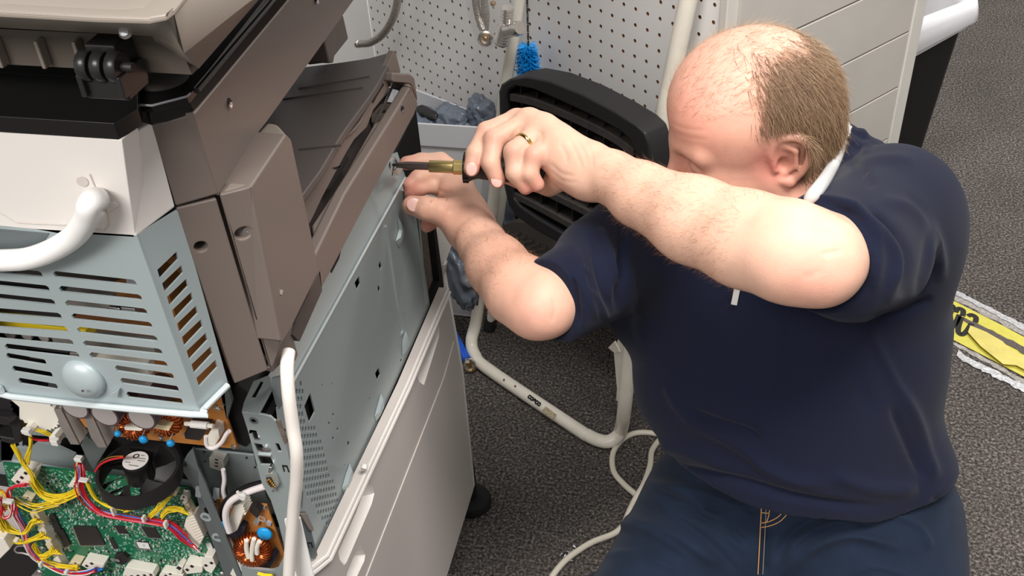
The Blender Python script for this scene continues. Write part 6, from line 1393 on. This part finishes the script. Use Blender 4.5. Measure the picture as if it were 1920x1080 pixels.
# connector plate facing back, with its ports
YP = .568
def e_(l): return z6e(l)
ports = [e_([(418, 700), (480, 708), (512, 808), (452, 795)]), e_([(458, 848), (545, 862), (575, 935), (492, 930)]), e_([(500, 990), (640, 1000), (680, 1090), (535, 1085)]), e_([(695, 848), (735, 855), (770, 940), (730, 940)])]
cp_ = slab('port_plate', e_([(318, 495), (490, 515), (560, 525), (640, 545), (690, 590), (740, 600), (800, 800), (870, 1080)]) + [(548, 905), (548, 1060), (532, 1012), (508, 940), (490, 905), (463, 803)], Y(YP), .0022, m_zinc, cop, holes=[ports[0], ports[1], ports[2], ports[3]], bevel=.0006)
slab('port_void', e_([(400, 690), (800, 700), (820, 1100), (480, 1100)]), Y(YP + .008), .002, m_void, cp_)
slab('port_rim', e_([(455, 790), (505, 797), (502, 812), (460, 806)]), Y(YP - .002), .003, m_scr, cp_); slab('port_rim', e_([(492, 918), (570, 935), (560, 948), (500, 935)]), Y(YP - .002), .003, m_scr, cp_); slab('port_rim', e_([(500, 978), (640, 992), (645, 1004), (505, 992)]), Y(YP - .002), .003, m_scr, cp_)
MB().lathe([(.0035, 0), (.0035, .002), (.001, .003)], U(400 + 600 / 6, 690 + 900 / 6, Y(YP)), (0, -1, 0), 14).build('screw', m_scr, cp_)
MB().lathe([(.0040, 0), (.0040, .0008), (.0022, .0008), (.0022, -.001)], U(400 + 455 / 6, 690 + 588 / 6, Y(YP)), (0, -1, 0), 16).build('screw', m_zincd, cp_)
# nine-pin socket
dsub = blk('serial_port', z6f([(498, 100), (560, 88), (600, 130), (625, 210), (590, 250), (560, 230), (512, 170)]), YP, .005, m_solder, cp_, bevel=.0006); blk('serial_insert', z6f([(505, 140), (548, 132), (585, 200), (570, 225), (530, 205)]), YP - .004, .0022, m_chip, cp_)
for r_ in range(2):
    for k in range(4 + r_): MB().lathe([(.0011, 0), (.0009, .0016)], U(400 + (522 + k * 13 + r_ * 18) / 5.14, 870 + (152 + k * 17 - r_ * 8 + 4) / 5.14, Y(YP - .0062)), (0, -1, 0), 8).build('port_pin', m_brs, cp_)
for l in ([(535, 30), (560, 35), (548, 90), (525, 85)], [(565, 250), (590, 245), (585, 275), (568, 272)]): blk('port_nut', z6f(l), YP, .005, m_scr, cp_)
slab('tab_cut', z6f([(660, 10), (712, 15), (735, 80), (722, 80), (705, 30), (678, 28), (690, 75), (678, 75)]), Y(YP - .0003), .0004, m_void, cp_, smooth=False)
slab('lower_plate', z6f([(575, 315), (760, 335), (880, 900), (700, 860), (660, 700), (640, 620)]), Y(YP + .008), .002, m_zinc, cop); tube('sheet_lip', px(z6f([(575, 318), (750, 340)]), Y(YP + .006)), .0012, m_vent, cop, seg=6)
# slotted top bracket running forward
bz = U(453, 771, Y(YP))[2]
bt_ = [U(u, v, Zp(bz)) for u, v in e_([(322, 480), (500, 508), (520, 500), (655, 250), (640, 100), (600, 90), (450, 150), (345, 385)])]
sl_ = [U(u, v, Zp(bz)) for u, v in e_([(420, 330), (475, 330), (570, 150), (530, 140)])]
MB().plate(bt_, [sl_], (0, 0, -.0015)).build('slotted_bracket', m_zinc, cop)
slab('side_wing', e_([(655, 120), (770, 90), (790, 400), (735, 470), (700, 400), (650, 220)]), Y(.60), .002, m_zinc, cop)
slab('brown_strip', e_([(700, 600), (740, 605), (830, 850), (800, 860)]), Y(YP - .003), .003, m_sfoam, cop); 
slab('side_flange', z6f([(735, -140), (770, -160), (800, 40), (860, 300), (850, 440), (800, 200)]), Y(YP + .004), .002, m_zincd, cop)
slab('latch_foot', z6f([(835, 460), (890, 455), (920, 540), (1010, 880), (985, 915), (935, 915), (880, 760)]), X(-.389), .004, m_zincd, cop, bevel=.001)
slab('latch_pad', z6f([(838, 480), (905, 470), (970, 620), (965, 650), (930, 640)]), X(-.387), .004, mat('dusty_plastic', srgb(128, 120, 114), .6), cop, bevel=.001)
slab('latch_slot', z6f([(905, 755), (950, 752), (965, 810), (955, 812), (940, 770), (915, 772), (925, 805), (915, 808)]), X(-.3848), .0004, m_void, cop, smooth=False)
slab('paper_strip', [(533, 975), (547, 970), (562, 972), (592, 1100), (565, 1120)], Y(.545), .002, mat('white_strip', srgb(240, 238, 236), .5), cop)
# the two cream cords on the machine
tube('power_cord', spl([U(541, 660, Y(.575)), U(538, 690, Y(.56)), U(541, 740, Y(.55)), U(549, 800, Y(.545)), U(556, 850, Y(.54)), U(556, 900, Y(.54)), U(551, 950, Y(.54)), U(547, 1000, Y(.538)), U(543, 1050, Y(.535)), U(540, 1110, Y(.53))], 8), .0056, mat('cord_cream', srgb(226, 219, 212), .42), cop, seg=14)
tube('ribbed_cord', spl([U(190, 373, Y(PLD[0][1] + .01)), U(178, 374, Y(PLD[0][1] - .012)), U(168, 384, Y(PLD[0][1] - .018)), U(162, 410, Y(PLD[0][1] - .016)), U(140, 442, Y(PLD[0][1] - .012)), U(100, 468, Y(PLD[0][1] - .010)), U(55, 484, Y(PLD[0][1] - .010)), U(10, 488, Y(PLD[0][1] - .010)), U(-60, 488, Y(PLD[0][1] - .012))], 8), .0079, mat('cord_white', srgb(242, 240, 238), .35), cop, seg=16)
# what shows through the slots
for (u, v, a, b, m) in ((60, 607, .035, .005, m_yw), (150, 617, .010, .005, m_yw), (30, 560, .05, .010, m_chip), (200, 640, .045, .006, m_alu), (170, 565, .02, .008, m_alu), (250, 580, .006, .006, m_scr), (222, 579, .006, .006, m_scr), (220, 680, .03, .006, m_conn), (120, 660, .03, .006, m_alu), (60, 650, .04, .006, m_chip), (270, 520, .012, .012, m_scr), (240, 700, .02, .008, m_capt)):
    MB().box(U(u, v, Y(PLD[0][1] + .03)), (a, .006, b)).build('inner_component', m, po, bevel=.001)
for k in range(9):
    u, v = 20 + k * 32, 625 + k * 2.5; MB().lathe([(.005, 0), (.0045, .002), (.001, .003)], U(u, v, Y(PLD[0][1] + .028)), (0, -1, 0), 12).build('capacitor', m_capt, po)
slab('board_edge', [(290, 470), (345, 520), (420, 716), (380, 770), (345, 640)], (PLC[0] + away(PLC) * .035, PLC[1]), .002, m_pcb, po)
